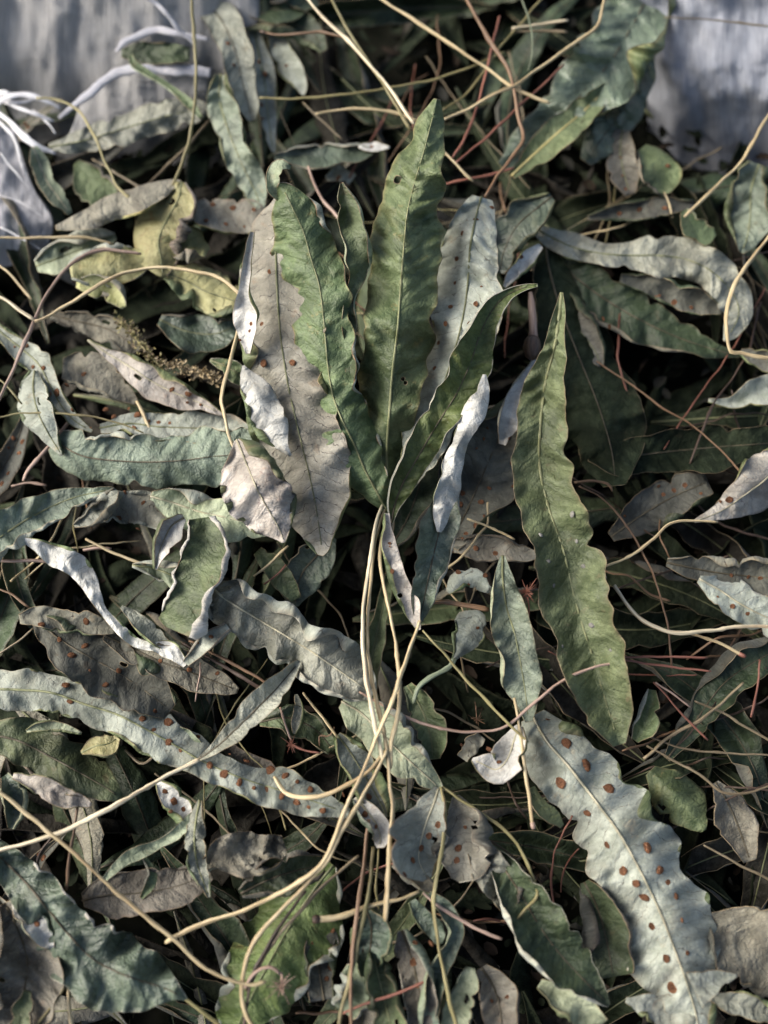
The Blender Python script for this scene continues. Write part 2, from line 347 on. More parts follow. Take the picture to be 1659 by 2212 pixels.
    if rib:
        mid = (W3[:, m // 2] - base); q0, q1 = 0, int(n * .97)
        up = np.array([0, -st, ct]) * 1.0 * U
        rad = np.linspace(1, .35, n) * ribr * U
        link('midrib', tube_mesh('midrib', (mid + up)[q0:q1], rad[q0:q1], sides=6 if not fill else 4, flat=.75), [RIB[rib]], root)
    tag(root, label, cat, group)
    # rust spore patches, each lying on the blade
    Vn = W3.reshape(-1, 3); PXf = PX.reshape(-1, 2)
    cand = []
    if spots: 
        for q in spots:
            cand.append((int(np.argmin(np.sum((PXf - np.array(q[:2])) ** 2, axis=1))), q))
    if auto:
        t_ = 22.0; r0 = random.Random(sd_)
        while t_ < d[-1] - 18:
            i = int(np.searchsorted(d, t_))
            for sgn in (-1, 1):
                W_ = abs(wd[min(i, n - 1)])
                for aa in ((.5,) if W_ < 42 else (.33, .7)):
                    if W_ > 10 and r0.random() < auto:
                        j = int(np.argmin(np.abs(s - sgn * (aa + r0.uniform(-.12, .12))))); j = max(1, min(m - 2, j)); cand.append((min(i, n - 2) * m + j, None))
            t_ += r0.uniform(19, 30)
    for idx, q in cand:
        i, j = divmod(idx, m); i = max(1, min(n - 2, i)); j = max(1, min(m - 2, j))
        nn = np.cross(W3[i, j + 1] - W3[i, j - 1], W3[i + 1, j] - W3[i - 1, j]); nn /= np.linalg.norm(nn) + 1e-12
        if nn[1] * -st + nn[2] * ct < 0: nn = -nn
        p = W3[i, j]
        if q is not None:                       # exact place, on the blade's level there
            lev = p[2] / U; p = at(q[0], q[1], lev)
        sz = spr * .84 * rnd.choice((.55, .75, .9, 1, 1.1, 1.25)) * rnd.uniform(.9, 1.1) * U * (q[2] if q is not None and len(q) > 2 else 1)
        so_ = bpy.data.objects.new('spore_spot' if spotk == 0 else 'raised_bump', (SPM if spotk == 0 else BPM)[rnd.randrange(8)]); col.objects.link(so_); so_.parent = root
        so_.rotation_euler = Vector(nn).to_track_quat('Z', 'Y').to_euler(); so_.rotation_euler.rotate_axis('Z', rnd.uniform(0, 6))
        so_.location = p - base + nn * 1.6 * U; so_.scale = (sz, sz * rnd.uniform(.6, 1), sz)
    if stem:
        stalk(None, stem, stemr, stemmat, h=h, name='leaf_stalk', parent=root)
    return root
def c00(*p, X=0, Y=0): return [((X + a) , 0) for a in p]
def grid(X, Y, pts):      # points read from an enlarged tile whose corner is X, Y
    return [(X + p[0] / 3.0, Y + p[1] / 3.0, *p[2:]) for p in pts]
# ---------------------------------------------------------------- the setting: floor, sacking, litter
def floor():
    s = NT('floor'); tc = s.n('ShaderNodeTexCoord').outputs['Object']
    c = s.mix(s.ramp(s.noise(tc, 30, 6), .3, .7), (.06, .055, .05), (.11, .10, .09)); s.l(c, s.b.inputs['Base Color']); s.b.inputs['Roughness'].default_value = .9
    z = -370 * U; k = 3.0
    o = link('ground', mesh('ground', [(-k, -k, z), (k, -k, z), (k, k, z), (-k, k, z)], [(0, 1, 2, 3)]), [s.m]); tag(o, None, None, kind='structure')
floor()

def cloth_mat(name, c1, c2, weave=1.0, sc_=140, sheen=.3):
    s = NT(name); uv = s.n('ShaderNodeUVMap', uv_map='blade').outputs[0]
    sep = s.n('ShaderNodeSeparateXYZ'); s.l(uv, sep.inputs[0])
    wx = s.math('SINE', s.math('MULTIPLY', sep.outputs[0], sc_)); wy = s.math('SINE', s.math('MULTIPLY', sep.outputs[1], sc_ * .8))
    wv = s.math('MULTIPLY', wx, wy); mp = s.n('ShaderNodeMapping'); mp.inputs['Scale'].default_value = (4, .35, 1); s.l(uv, mp.inputs['Vector'])
    st_ = s.noise(mp.outputs[0], 5, 5, .6); bl = s.noise(uv, 1.1, 4)
    c = s.mix(s.ramp(s.math('MULTIPLY_ADD', st_, .6, s.math('MULTIPLY', bl, .4)), .35, .65), c1, c2)
    c = s.mix(s.math('MULTIPLY', s.ramp(wv, -.2, .8), .25 * weave), c, tuple(k * .6 for k in c1))
    s.l(c, s.b.inputs['Base Color']); s.b.inputs['Roughness'].default_value = .5; s.b.inputs['Sheen Weight'].default_value = sheen
    hgt = s.math('ADD', s.math('MULTIPLY', wv, .25 * weave), st_)
    bp = s.n('ShaderNodeBump'); bp.inputs['Strength'].default_value = .8; bp.inputs['Distance'].default_value = .0012; s.l(hgt, bp.inputs['Height']); s.l(bp.outputs[0], s.b.inputs['Normal'])
    return s.m
GREYCLOTH = cloth_mat('grey woven sacking', (.36, .355, .345), (.48, .475, .465))
BLUECLOTH = cloth_mat('bluish white woven sacking', (.19, .205, .24), (.35, .375, .43), 1.0, 110)
PALECLOTH = cloth_mat('pale frayed sacking', (.34, .34, .36), (.58, .58, .61), .7, 160)
HEM = cloth_mat('folded sack hem', (.50, .50, .54), (.70, .70, .75), .4, 200)
STRAND = cloth_mat('white plastic strand', (.72, .72, .74), (.85, .85, .87), .0, 10)

def sheet(name, rows, mat, parent, folds=10, fs=70, seed=3, dirx=1.0, diry=.25, nx=70, ny=50):
    rows = np.array(rows, float)                       # [rows][cols] of (x, y, h)
    A = np.array([catmull(r, nx)[0] for r in rows])
    G = np.array([catmull(A[:, j], ny)[0] for j in range(nx)]).transpose(1, 0, 2)
    f = np.array([[.3 * abs(n2(G[i, j, 0] / fs * 3.1, G[i, j, 1] / fs * 3.1, seed + 5)) + n2(G[i, j, 0] / fs * dirx, G[i, j, 1] / fs * diry, seed) + .45 * n2(G[i, j, 0] / fs * 2.6 * dirx, G[i, j, 1] / fs * 2.2 * diry, seed + 1) for j in range(nx)] for i in range(ny)])
    W = at(G[..., 0], G[..., 1], G[..., 2] + folds * f + .25 * folds * abs(f) * 0); pb = np.array(parent.location)
    me = mesh(name, (W - pb).reshape(-1, 3), [(i * nx + j, i * nx + j + 1, (i + 1) * nx + j + 1, (i + 1) * nx + j) for i in range(ny - 1) for j in range(nx - 1)])
    put_uv(me, 'blade', [(G[i, j, 0] / 100, G[i, j, 1] / 100) for i in range(ny) for j in range(nx)])
    o = link(name, me, [mat], parent); md = o.modifiers.new('thickness', 'SOLIDIFY'); md.thickness = 2.2 * U; return o
def band(name, pts, mat, parent, r=12, flat=.45, h=0):
    P = [(p[0], p[1], p[2] if len(p) > 2 else h, p[3] if len(p) > 3 else r) for p in pts]
    L = sum(math.dist(P[i][:2], P[i + 1][:2]) for i in range(len(P) - 1)); n = max(10, int(L / 7)); S, d = catmull(P, n); SEED[0] += 1
    S[:, 0] += 2.5 * n1a(d / 30, SEED[0]); S[:, 1] += 2.5 * n1a(d / 30, SEED[0] + 9); S[:, 2] += 6 * n1a(d / 50, SEED[0] + 19)
    C = at(S[:, 0], S[:, 1], S[:, 2]); rad = np.maximum(.6, S[:, 3] * (1 + .3 * n1a(d / 16, SEED[0] + 29))) * U
    return link(name, tube_mesh(name, C - np.array(parent.location), rad, sides=10, flat=flat), [mat], parent)

sack = empty('woven_sack', at(200, 150, -60)); tag(sack, 'grey woven plastic sack with a folded pale hem behind the pile at top left', 'sack')
sheet('sack_wall', [[(-260, -260, 330), (0, -260, 330), (250, -260, 330), (560, -260, 300)], [(-260, 40, 120), (0, 40, 110), (250, 30, 110), (560, 20, 80)],
                    [(-260, 160, 10), (0, 160, 0), (250, 150, 5), (560, 150, -20)], [(-260, 250, -110), (0, 250, -120), (250, 260, -120), (560, 245, -160)], [(-260, 400, -300), (0, 400, -300), (250, 400, -300), (560, 400, -300)]], GREYCLOTH, sack, 15, 60, 3, 1, .4, 90, 70)
band('hem', [(128, 255, 20, 6), (190, 205, 45, 11), (250, 158, 55, 13), (320, 150, 60, 14), (400, 152, 60, 15), (455, 158, 50, 14)], HEM, sack, flat=.5)
band('hem', [(250, 110, 75, 5), (280, 85, 85, 10), (340, 66, 90, 10), (400, 76, 90, 8), (450, 84, 80, 5)], HEM, sack, flat=.5)
band('hem', [(300, -12, 190, 5), (345, 15, 170, 5), (385, 62, 140, 6), (425, 100, 110, 3)], HEM, sack, flat=.5)
sheet('loose_flap', [[(230, 165, 20), (330, 160, 30), (450, 165, 30)], [(180, 220, -20), (330, 200, 0), (450, 200, 0)], [(150, 290, -60), (300, 270, -60), (460, 240, -60)]], GREYCLOTH, sack, 10, 40, 9, nx=40, ny=30)

fray = empty('frayed_sack_edge', at(40, 260, 40)); tag(fray, 'frayed white sack edge with loose plastic strands at the left border', 'sacking')
sheet('frayed_cloth', [[(-220, 225, 20), (-60, 235, 10), (30, 280, -15)], [(-220, 380, 30), (-40, 380, 20), (70, 400, -20)], [(-220, 520, 20), (-40, 510, 15), (115, 480, -30)], [(-220, 600, -60), (-20, 580, -60), (90, 560, -80)]], PALECLOTH, fray, 14, 45, 4, .8, .8)
for pts in ([(-15, 232, 60, 6), (20, 208, 70, 7), (70, 208, 70, 7), (130, 232, 50, 3)], [(-10, 238, 60, 6), (25, 268, 65, 7), (70, 308, 60, 9), (120, 332, 40, 3)], [(10, 222, 50, 4), (60, 240, 55, 5), (115, 262, 40, 3)],
            [(0, 212, 50, 5), (35, 222, 55, 4), (85, 212, 50, 4), (110, 222, 40, 2)], [(-10, 255, 40, 4), (30, 300, 45, 4), (45, 350, 30, 3), (52, 380, 10, 2)], [(70, 238, 40, 3), (100, 262, 40, 3), (120, 290, 30, 2)],
            [(-10, 205, 40, 9), (10, 200, 45, 8), (30, 206, 40, 3)], [(0, 330, 30, 2), (40, 380, 20, 2), (70, 410, 0, 1)], [(-5, 420, 20, 2), (50, 440, 15, 1.5), (95, 470, 0, 1)], [(0, 490, 25, 2), (60, 522, 15, 2), (90, 540, 5, 1)]):
    band('strand', pts, STRAND, fray, flat=.35)

sack2 = empty('woven_sack', at(1540, 120, 0)); tag(sack2, 'crumpled bluish white sack at the top right corner beyond the large leaf', 'sack')
sheet('sack_wall', [[(1360, -260, 260), (1500, -260, 270), (1650, -250, 280), (1900, -230, 290)], [(1385, 30, 60), (1500, 40, 80), (1650, 60, 90), (1900, 80, 110)],
                    [(1400, 130, -20), (1500, 160, 20), (1650, 190, 40), (1900, 220, 50)], [(1400, 200, -120), (1480, 235, -70), (1650, 255, -50), (1900, 290, -60)], [(1400, 330, -290), (1480, 360, -280), (1650, 400, -280), (1900, 430, -280)]], BLUECLOTH, sack2, 24, 75, 12, .9, .6, 90, 80)

def litter():
    s = NT('leaf crumbs darkened for shade'); tc = s.n('ShaderNodeTexCoord').outputs['Object']
    c = s.mix(s.ramp(s.noise(tc, 60, 5), .3, .7), (.004, .005, .003), (.011, .011, .008)); s.l(c, s.b.inputs['Base Color']); s.b.inputs['Roughness'].default_value = .95; s.b.inputs['Specular IOR Level'].default_value = .05  # near-black base colour stands in for the shade of the gaps
    nx, ny = 150, 190; xs = np.linspace(-500, 2160, nx); ys = np.linspace(-420, 2700, ny); V = []
    for y in ys:
        for x in xs:
            V.append(at(x, y, -255 + 45 * n2(x / 160, y / 160, 2) + 35 * n2(x / 50, y / 50, 3)))
    F = [(i * nx + j, i * nx + j + 1, (i + 1) * nx + j + 1, (i + 1) * nx + j) for i in range(ny - 1) for j in range(nx - 1)]
    r0 = random.Random(3); s2 = []
    for k in range(5200):                              # curled crumbs strewn over the deep layer
        x, y = r0.uniform(-300, 1950), r0.uniform(-150, 2500); h = r0.uniform(-230, -130) 
        if (x < 470 and y < 300) or (x > 1380 and y < 260): h -= 90
        l, wd, a = r0.uniform(12, 46), r0.uniform(4, 13), r0.uniform(0, 6.3); b = len(V); cu = r0.uniform(-14, 14)
        for i in range(4):
            f = i / 3; ww = wd * math.sin(math.pi * (.12 + .76 * f)); cxp = x + math.cos(a + f * cu * .05) * l * f; cyp = y + math.sin(a + f * cu * .05) * l * f
            for q in (-1, 0, 1):
                V.append(at(cxp - math.sin(a) * ww * q, cyp + math.cos(a) * ww * q, h + cu * (f - .5) ** 2 * 3 + abs(q) * wd * .5 + r0.uniform(-2, 2)))
        for i in range(3):
            for q in (0, 1):
                p = b + i * 3 + q; F.append((p, p + 1, p + 4, p + 3))
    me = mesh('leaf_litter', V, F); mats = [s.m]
    for nm, c in (('brown crumb', (.03, .022, .016)), ('green crumb', (.016, .021, .012)), ('grey crumb', (.032, .032, .027))):  # crumb colours darkened too, as if in deep shade
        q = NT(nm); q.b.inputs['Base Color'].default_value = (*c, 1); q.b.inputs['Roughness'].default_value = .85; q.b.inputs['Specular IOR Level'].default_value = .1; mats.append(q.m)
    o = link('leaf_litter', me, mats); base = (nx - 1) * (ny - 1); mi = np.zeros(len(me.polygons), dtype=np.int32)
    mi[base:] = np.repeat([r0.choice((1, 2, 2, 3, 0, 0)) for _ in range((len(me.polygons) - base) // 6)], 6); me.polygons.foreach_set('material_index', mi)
    tag(o, 'crumbled leaf litter, darkened in colour as shade, filling the gaps between the leaves', 'leaf litter', kind='stuff')
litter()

def join_deep(roots):
    # the lowest layer, which only shows in scraps through the gaps, becomes one mass
    V, F, MI, UB, UP, mats = [], [], [], [], [], []
    for r_ in roots:
        for ch in list(r_.children):
            if ch.name.startswith('leaf_blade'):
                me = ch.data; b = len(V); V += [v.co + r_.location for v in me.vertices]
                fr = me.materials[0]
                if fr not in mats: mats.append(fr)
                for p in me.polygons:
                    F.append([b + v for v in p.vertices]); MI.append(mats.index(fr))
                    for li in p.loop_indices: UB.append(tuple(me.uv_layers['blade'].data[li].uv)); UP.append(tuple(me.uv_layers['profile'].data[li].uv))
            me = ch.data; bpy.data.objects.remove(ch)
            if me.users == 0: bpy.data.meshes.remove(me)
        bpy.data.objects.remove(r_)
    me = mesh('buried_leaves', V, F)
    for nm, U_ in (('blade', UB), ('profile', UP)): me.uv_layers.new(name=nm).data.foreach_set('uv', np.array(U_, dtype=np.float32).ravel())
    o = link('buried_leaves', me, mats); me.polygons.foreach_set('material_index', MI); tag(o, 'lowest leaves, darkened in colour as shade, that show only as scraps through the gaps', 'leaves', kind='stuff')
    md = o.modifiers.new('thickness', 'SOLIDIFY'); md.thickness = 1.5 * U; md.offset = -1

# deep leaves: those half buried, with the shade of the lower layers put into their colours
SUNK = {288, 291, 292, 293, 294, 302, 307, 311, 318, 323, 327, 335, 342, 347, 349, 351, 354, 355, 356, 364, 373, 380, 385, 389, 392, 394, 409, 413, 418}
SUNK_ST = {5, 8, 9, 14, 18, 22, 26, 34, 38, 44, 45, 46, 62, 64, 66, 69, 74, 77, 80, 81, 82, 83, 85, 91, 95, 96, 98, 105}
FILL, FILLST = [], []
def fillers():
    r0 = random.Random(21); k = 0; deep = []
    for lay, (h0, cnt) in enumerate(((-165, 330), (-105, 75), (-62, 75))):
        for _ in range(cnt):
            x, y = r0.uniform(-200, 1860), r0.uniform(-120, 2400)
            if (x < 430 and y < 255) or (x > 1380 and y < 250): continue
            dark = x > 1080 and 700 < y < 1750  # right-hand stretch whose shade is put into the leaf colours
            L = r0.uniform(300, 620); a = r0.uniform(0, 6.28); cv = r0.uniform(-1.3, 1.3); W = r0.uniform(18, 40); P = []; px, py = x, y
            for i in range(5):
                P.append((px, py, (max(2, W * math.sin(math.pi * (.03 + .94 * (i / 4)) ** .9) ** 1.25)), h0 + r0.uniform(-34, 34)))
                a += cv / 4; px += math.cos(a) * L / 4; py += math.sin(a) * L / 4
            if any(q[0] < 430 and q[1] < 205 for q in P) or any(q[0] > 1400 and q[1] < 215 for q in P): continue
            if lay == 0: top = r0.choice(('shadegreen', 'shadegreen', 'shadebrown'))
            elif dark: top = r0.choice(('shadegreen', 'shadegreen', 'dgreen', 'shadebrown'))
            else: top = r0.choice(('shadegreen', 'shadebrown', 'dgreen') if x > 1080 else ('mgreen', 'shade', 'dull', 'dgreen', 'shadegreen', 'dgreen', 'mauve' if y > 1200 and x < 900 else 'shadebrown', 'dgreen'))  # darker leaf colours picked to paint the shade between the top leaves
            if y < 400 and x < 1000: top = r0.choice(('dgreen', 'shadegreen', 'dgreen', 'shadebrown'))
            spotted = top in ('shade', 'dull', 'pale')
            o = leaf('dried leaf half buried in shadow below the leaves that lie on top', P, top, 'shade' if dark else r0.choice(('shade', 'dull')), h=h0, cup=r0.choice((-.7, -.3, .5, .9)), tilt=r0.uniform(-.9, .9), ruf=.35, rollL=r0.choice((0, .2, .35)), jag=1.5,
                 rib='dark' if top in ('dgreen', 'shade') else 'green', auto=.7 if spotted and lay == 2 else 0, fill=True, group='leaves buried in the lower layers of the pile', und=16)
            if lay == 0 or k in SUNK: deep.append(o)
            else: FILL.append((k, o, top, W, P[2][0], P[2][1]))
            k += 1
    join_deep(deep)
fillers()
r0 = random.Random(5)
for k in range(110):
    x, y = (r0.uniform(0, 1700) if k % 2 else r0.uniform(800, 1700)), r0.uniform(120, 2250)
    if (x < 520 and y < 330) or (x > 1330 and y < 320): continue
    L = r0.uniform(120, 420); a = r0.uniform(0, 6.28); P = []
    for i in range(4):
        P.append((x, y, r0.uniform(-60, 35))); a += r0.uniform(-.45, .45); x += math.cos(a) * L / 3; y += math.sin(a) * L / 3
    if any((q[0] < 470 and q[1] < 260) or (q[0] > 1380 and q[1] < 260) for q in P): continue
    mt = r0.choice(('dim', 'dim', 'brown', 'olive', 'red', 'tan')); rr_ = r0.uniform(1.3, 2.5)
    if P[1][0] > 1020 and P[1][1] > 500: mt = {'tan': 'dim', 'dim': 'dark', 'olive': 'dark'}.get(mt, mt)  # stalk colours darkened to paint the shade at the right
    if k in SUNK_ST: SEED[0] += 1; continue
    o = stalk('thin dull stalk lying deep between the leaves in shadow', P, rr_, mt, group='thin stalks deep in the pile', wob=3)
    FILLST.append((k, o, mt, 0, P[2][0], P[2][1]))
# ---------------------------------------------------------------- the leaves one can point to (x, y, half width[, level])
T = grid
# --- the upright cluster in the middle
leaf('tall upright green leaf in the middle of the cluster, pointing to the top', [(842,1112,14,70),(836,1040,44,90),(836,960,58,144),(842,880,66,181),(848,800,66,214),(858,720,72,246),(864,640,74,274),(872,540,72,305),(880,460,70,332),(897,390,58,353),(915,330,48,373),(928,280,34,388),(938,240,20,399),(944,213,9,406)],
     'green', 'pale', cup=-.5, tv=.6, tilt=.05, ruf=.2, rib='green', rim='tan', crink=1.5, ribr=3)
leaf('wide green leaf with curved brown rim, left of the tall upright leaf', [(836,1104,8,90),(812,1060,30,118),(788,1015,46,145),(765,960,58,174),(738,905,64,197),(718,850,64,216),(707,780,66,237),(700,700,62,259),(690,620,63,282),(672,560,66,296),(655,500,66,311),(632,450,46,326),(612,410,20,338),(600,400,6,342)],
     'green', 'pale', cup=-.3, tilt=.35, tv=.5, ruf=.2, rim='brown', rib='green', rollR=.16, crink=1.1)
leaf('small curled leaf tip above the wide brown-rimmed leaf', [(608,430,8,312),(592,405,16,326),(592,375,15,340),(606,356,12,350),(628,362,5,350)], 'mint', 'pale', h=220, rib=None, cup=.5, rim='tan')
leaf('narrow wavy green leaf between the wide leaf and the tall leaf', [(738,394,3,318),(750,440,22,305),(762,500,29,291),(774,550,30,278),(775,590,20,268),(756,640,13,258),(756,700,17,246),(755,745,8,237),(757,790,12,225),(757,840,6,207)], 'mgreen', 'mint', cup=.4, rollL=.28, rim='brown', rib=None, ruf=.25)
leaf('large dull brownish leaf underside with dark veins, at the left of the cluster', [(612,430,22,257),(600,490,52,247),(596,560,66,236),(600,650,80,222),(608,740,82,208),(622,830,84,189),(642,920,92,170),(662,1000,90,152),(678,1070,76,134),(688,1130,52,120),(694,1180,24,112),(690,1200,6,108)],
     'beige', 'green', cup=-.15, tv=.25, tilt=-.45, ruf=.2, rim='tan', rib='green', spots=[(588,545),(583,587),(570,785),(632,783),(566,700),(575,630)], crink=1.3, rollL=.14)
leaf('white spotted leaf flap turned over, beside the bent stalk', [(546,500,4,256),(534,560,10,256),(528,620,15,249),(530,670,24,239),(533,720,22,227),(536,765,5,214)], 'white', 'green', h=165, rib=None, spots=[(543,700,.8),(540,715,.8),(518,735,.8)], cup=.3, jag=1.4)
leaf('long white curled leaf edge below the white spotted flap', [(524,790,4,210),(545,830,26,214),(566,880,40,208),(590,930,32,196),(612,965,12,183),(628,985,3,175)], 'white', 'green', h=160, rib=None, cup=-.2, tilt=-.4, tv=.2, ruf=.3)
leaf('crumpled whitish leaf hanging from the bent straw stalk', [(511,950,6,200),(524,980,42,220),(540,1020,70,224),(558,1062,76,220),(582,1104,62,205),(602,1140,34,192),(614,1172,5,180)], 'lilac', 'mgreen', h=175, cup=-.35, tv=.2, ruf=.35, rib='pale', rim='tan', crink=2.2, tilt=-.35)
leaf('broad green leaf lying level to the left of the cluster', [(120,950,26,85),(150,972,44,90),(190,988,54,95),(260,996,62,100),(330,998,62,105),(400,994,58,108),(460,986,62,108),(520,982,58,125),(565,980,36,120)],
     'sage', 'pale', cup=-.3, tilt=-.15, ruf=.16, rib='dark', rim='tan', ribr=1.8)
leaf('pale spotted leaf peeking out above the broad level green leaf', [(215,925,10),(280,915,24),(340,922,30),(420,925,34),(500,930,30),(560,940,12)], 'pale', 'green', h=62, spots=T(0,553,[(688,995),(740,1040),(965,1070),(1027,1080),(1098,1085),(870,1115),(835,990),(890,1030)]), rib='green')
leaf('pale green leaf with wavy edge under the broad level leaf', [(325,1072,10),(370,1085,32),(430,1105,46),(490,1118,48),(545,1132,36),(590,1146,12)], 'mint', 'pale', h=66, rib='pale', rim='tan', tilt=-.2)
leaf('grey white spotted leaf underside right of the tall upright leaf', [(1040,425,22,233),(1028,470,46,236),(1016,530,55,231),(1012,590,70,224),(1006,650,80,214),(992,720,76,199),(968,800,68,179),(940,880,58,154),(912,960,46,129),(880,1040,22,85),(862,1080,8,75)],
     'pale', 'green', cup=-.3, tilt=-.25, ruf=.22, rim='tan', rib='green', spots=T(553,553,[(1303,20),(1293,175),(1260,330),(1425,308),(1460,200),(1230,438),(1388,440),(1190,570),(1345,580),(1160,730),(1300,740)])+T(553,0,[(1525,1350),(1425,1425),(1340,1510)]), crink=1.7)
leaf('dark green narrow leaf sweeping up to the right from the cluster base', [(845,1130,4,95),(853,1090,15,108),(870,1045,25,130),(900,992,33,159),(945,915,38,191),(985,852,42,216),(1016,785,42,239),(1037,722,36,261),(1062,672,26,279),(1092,640,14,289),(1130,622,7,295),(1162,616,3,296)],
     'vivid', 'pale', cup=.3, tv=.3, tilt=-.25, rim='pale', rib='dark', rollL=.2, ruf=.2, ribr=1.8)
leaf('slim pale leaf tip curled inward, right of the dark sweeping leaf', [(1047,808,4,262),(1042,845,17,257),(1026,890,24,247),(1004,930,20,233),(986,970,18,217),(977,1015,22,200),(966,1065,28,172),(955,1110,20,150),(948,1150,5,135)], 'white', 'mgreen', h=190, cup=-.3, rib=None, rim='pale', tilt=.2)
leaf('folded grey green leaf with a bright shiny fleck below the cluster base', [(972,1035,22,132),(962,1090,32,125),(950,1140,40,122),(936,1200,40,118),(925,1250,34,112),(915,1300,24,105),(904,1345,6,98)], 'teal', 'pale', h=115, cup=.5, tilt=.3, rollL=.2, rib='dark', rim='dark', ruf=.3)
leaf('slender pale leaf strip with two rust spots and a small dark hole', [(836,1108,6,115),(838,1160,14,120),(848,1215,18,122),(864,1262,22,120),(884,1305,20,115),(896,1335,12,110),(905,1362,4,105)], 'lilac', 'green', h=118, cup=.2, rib=None, rim='pale', spots=T(553,1106,[(865,205,.8),(868,225,.6),(882,385,.9)]), holes=[(865,1288,5)])
leaf('black green leaf behind the cluster base, between the stalks and the sweeping leaf', [(845,1180,10),(880,1120,34),(905,1050,45),(915,980,40),(930,900,20)], 'dgreen', 'shade', h=45, rib='dark')
leaf('dull leaf with dark spots behind the slim curled tip', [(970,1180,20),(1010,1100,60),(1050,1010,75),(1085,930,60),(1110,870,20)], 'shade', 'dgreen', h=30, auto=.5, rib='dark')
# --- right
leaf('tall green leaf with raised midrib and tiny grey bumps, right of the cluster', [(1213,632,3,265),(1207,690,15,255),(1198,750,24,240),(1182,810,40,220),(1172,870,52,196),(1166,940,60,172),(1166,1010,62,140),(1180,1080,66,130),(1200,1140,76,122),(1220,1200,80,115),(1238,1280,76,108),(1258,1350,74,100),(1284,1430,68,92),(1304,1500,64,84),(1322,1560,44,78),(1338,1610,14,70)],
     'mgreen', 'pale', cup=.5, tv=.6, tilt=-.1, ruf=.16, rib='green', ribr=4, rim='tan', crink=1.5, spotk=1, spr=7, rollL=.01, rollR=.01,
     spots=T(1106,1106,[(420,190,1.3),(185,150),(465,355),(515,735),(545,885,1.3),(325,870,1.3),(390,15),(600,430),(270,475,.8),(235,320,.7),(640,890)]))
leaf('small folded green leaf end beside the foot of the tall right leaf', [(1372,1600,8),(1392,1570,26),(1402,1530,26),(1408,1490,8)], 'mgreen', 'pale', h=60, cup=.5, rib=None)
leaf('nearly black wide leaf behind the tall right leaf', [(1178,520,6),(1186,580,36),(1212,670,62),(1250,770,85),(1290,870,95),(1320,970,80),(1330,1050,30)], 'shadegreen', 'shade', h=48, rib='dark', cup=-.2)  # green darkened further to paint the shade right of the cluster
leaf('bluish white leaf strip seen left of the tall right leaf', [(1158,775,4),(1140,815,16),(1116,862,24),(1098,915,22),(1085,960,8)], 'white', 'pale', h=70, rib=None)
leaf('large pale spotted leaf at lower right with folded valley midrib', [(1150,1545,30,60),(1180,1600,68,72),(1232,1660,84,82),(1290,1735,92,90),(1345,1812,96,95),(1400,1915,102,92),(1436,1995,104,86),(1466,2075,100,78),(1490,2145,72,70),(1505,2200,45,60),(1512,2260,10,50)],
     'pale', 'mgreen', cup=-.55, tv=.5, tilt=.05, ruf=.24, rib='pale', ribr=3, rim='tan', crink=1.5, spr=11,
     spots=T(1106,1659,[(316,98),(488,290),(615,498),(720,668),(805,750),(860,840),(908,1025),(1000,1235),(630,135),(770,312),(878,515),(957,660),(1010,745),(1062,832),(1100,985),(1135,1200),(1197,1350),(1040,1425),(490,0)])+T(1106,1106,[(350,1500),(230,1350),(480,1635)]))
leaf('pointed pale lobe sticking out at the foot of the large spotted leaf', [(1500,2140,40),(1545,2120,26),(1592,2106,3)], 'pale', 'green', h=82, rib=None)
leaf('light green wavy leaf standing left of the tall right leaf', [(1086,1200,6),(1086,1250,24),(1094,1310,38),(1112,1370,44),(1124,1430,46),(1134,1490,38),(1142,1560,6)], 'sage', 'mint', h=92, cup=.3, tilt=-.2, ruf=.3, rib='green', rollR=.15)
leaf('small grey leaf with a single large rust spot', [(1040,1322,10),(1024,1345,34),(1006,1380,32),(990,1410,12),(978,1425,4)], 'pale', 'green', h=60, spots=T(553,1106,[(1435,750,1.2)]), rib=None, cup=-.4, stem=[(980,1422),(968,1440),(930,1465),(905,1485),(892,1520)], stemmat='green', stemr=5)
leaf('pale spotted leaf curl above the broken reddish stick', [(968,1280,6),(990,1258,20),(1025,1250,22),(1060,1275,8)], 'pale', 'green', h=58, spots=T(553,1106,[(1378,470),(1312,390),(1485,410)]), rib=None, cup=-.4)
leaf('brownish spotted leaf lying behind thin stalks right of the centre', [(958,1178,10),(1010,1180,24),(1070,1185,28),(1130,1195,20),(1165,1200,6)], 'dull', 'shade', h=42, spots=T(553,1106,[(1265,248),(1425,235),(1550,270)]), rib=None)
leaf('long arching pale leaf at the upper right, curling down', [(1148,488,8,50),(1190,512,24,56),(1240,535,28,62),(1300,548,26,68),(1360,552,34,75),(1420,552,44,80),(1480,560,48,84),(1535,585,44,86),(1580,630,40,84),(1596,675,36,80),(1580,715,20,72),(1565,738,4,66)],
     'silver', 'mgreen', cup=-.3, tilt=.3, ruf=.25, rib='green', rim='tan', crink=2.0)
leaf('dull green leaf below the long arching pale leaf', [(1200,560,12),(1250,605,44),(1320,655,54),(1400,700,52),(1480,735,34),(1560,760,14),(1600,768,4)], 'dgreen', 'dull', h=12, cup=.1, tilt=-.3, rib='dark')  # darker green than the leaf's own, painting shade at the right
leaf('dark spotted leaf band under the arching pale leaf', [(1340,600,10),(1420,620,26),(1500,650,30),(1560,670,10)], 'shade', 'dgreen', h=46, spots=T(1106,553,[(940,265),(1050,300),(1160,335)]), rib=None)
leaf('pale spotted leaf lit at the edge above the black gap', [(1170,610,6),(1200,650,34),(1240,700,42),(1280,750,30),(1300,790,6)], 'dull', 'dgreen', h=20, spots=T(1106,553,[(630,460),(590,410)]), rib='green')
leaf('small pale curled leaf at the right border below the black gap', [(1530,865,4),(1580,870,14),(1630,850,30),(1680,830,30)], 'pale', 'green', h=30, rib=None, cup=.5)
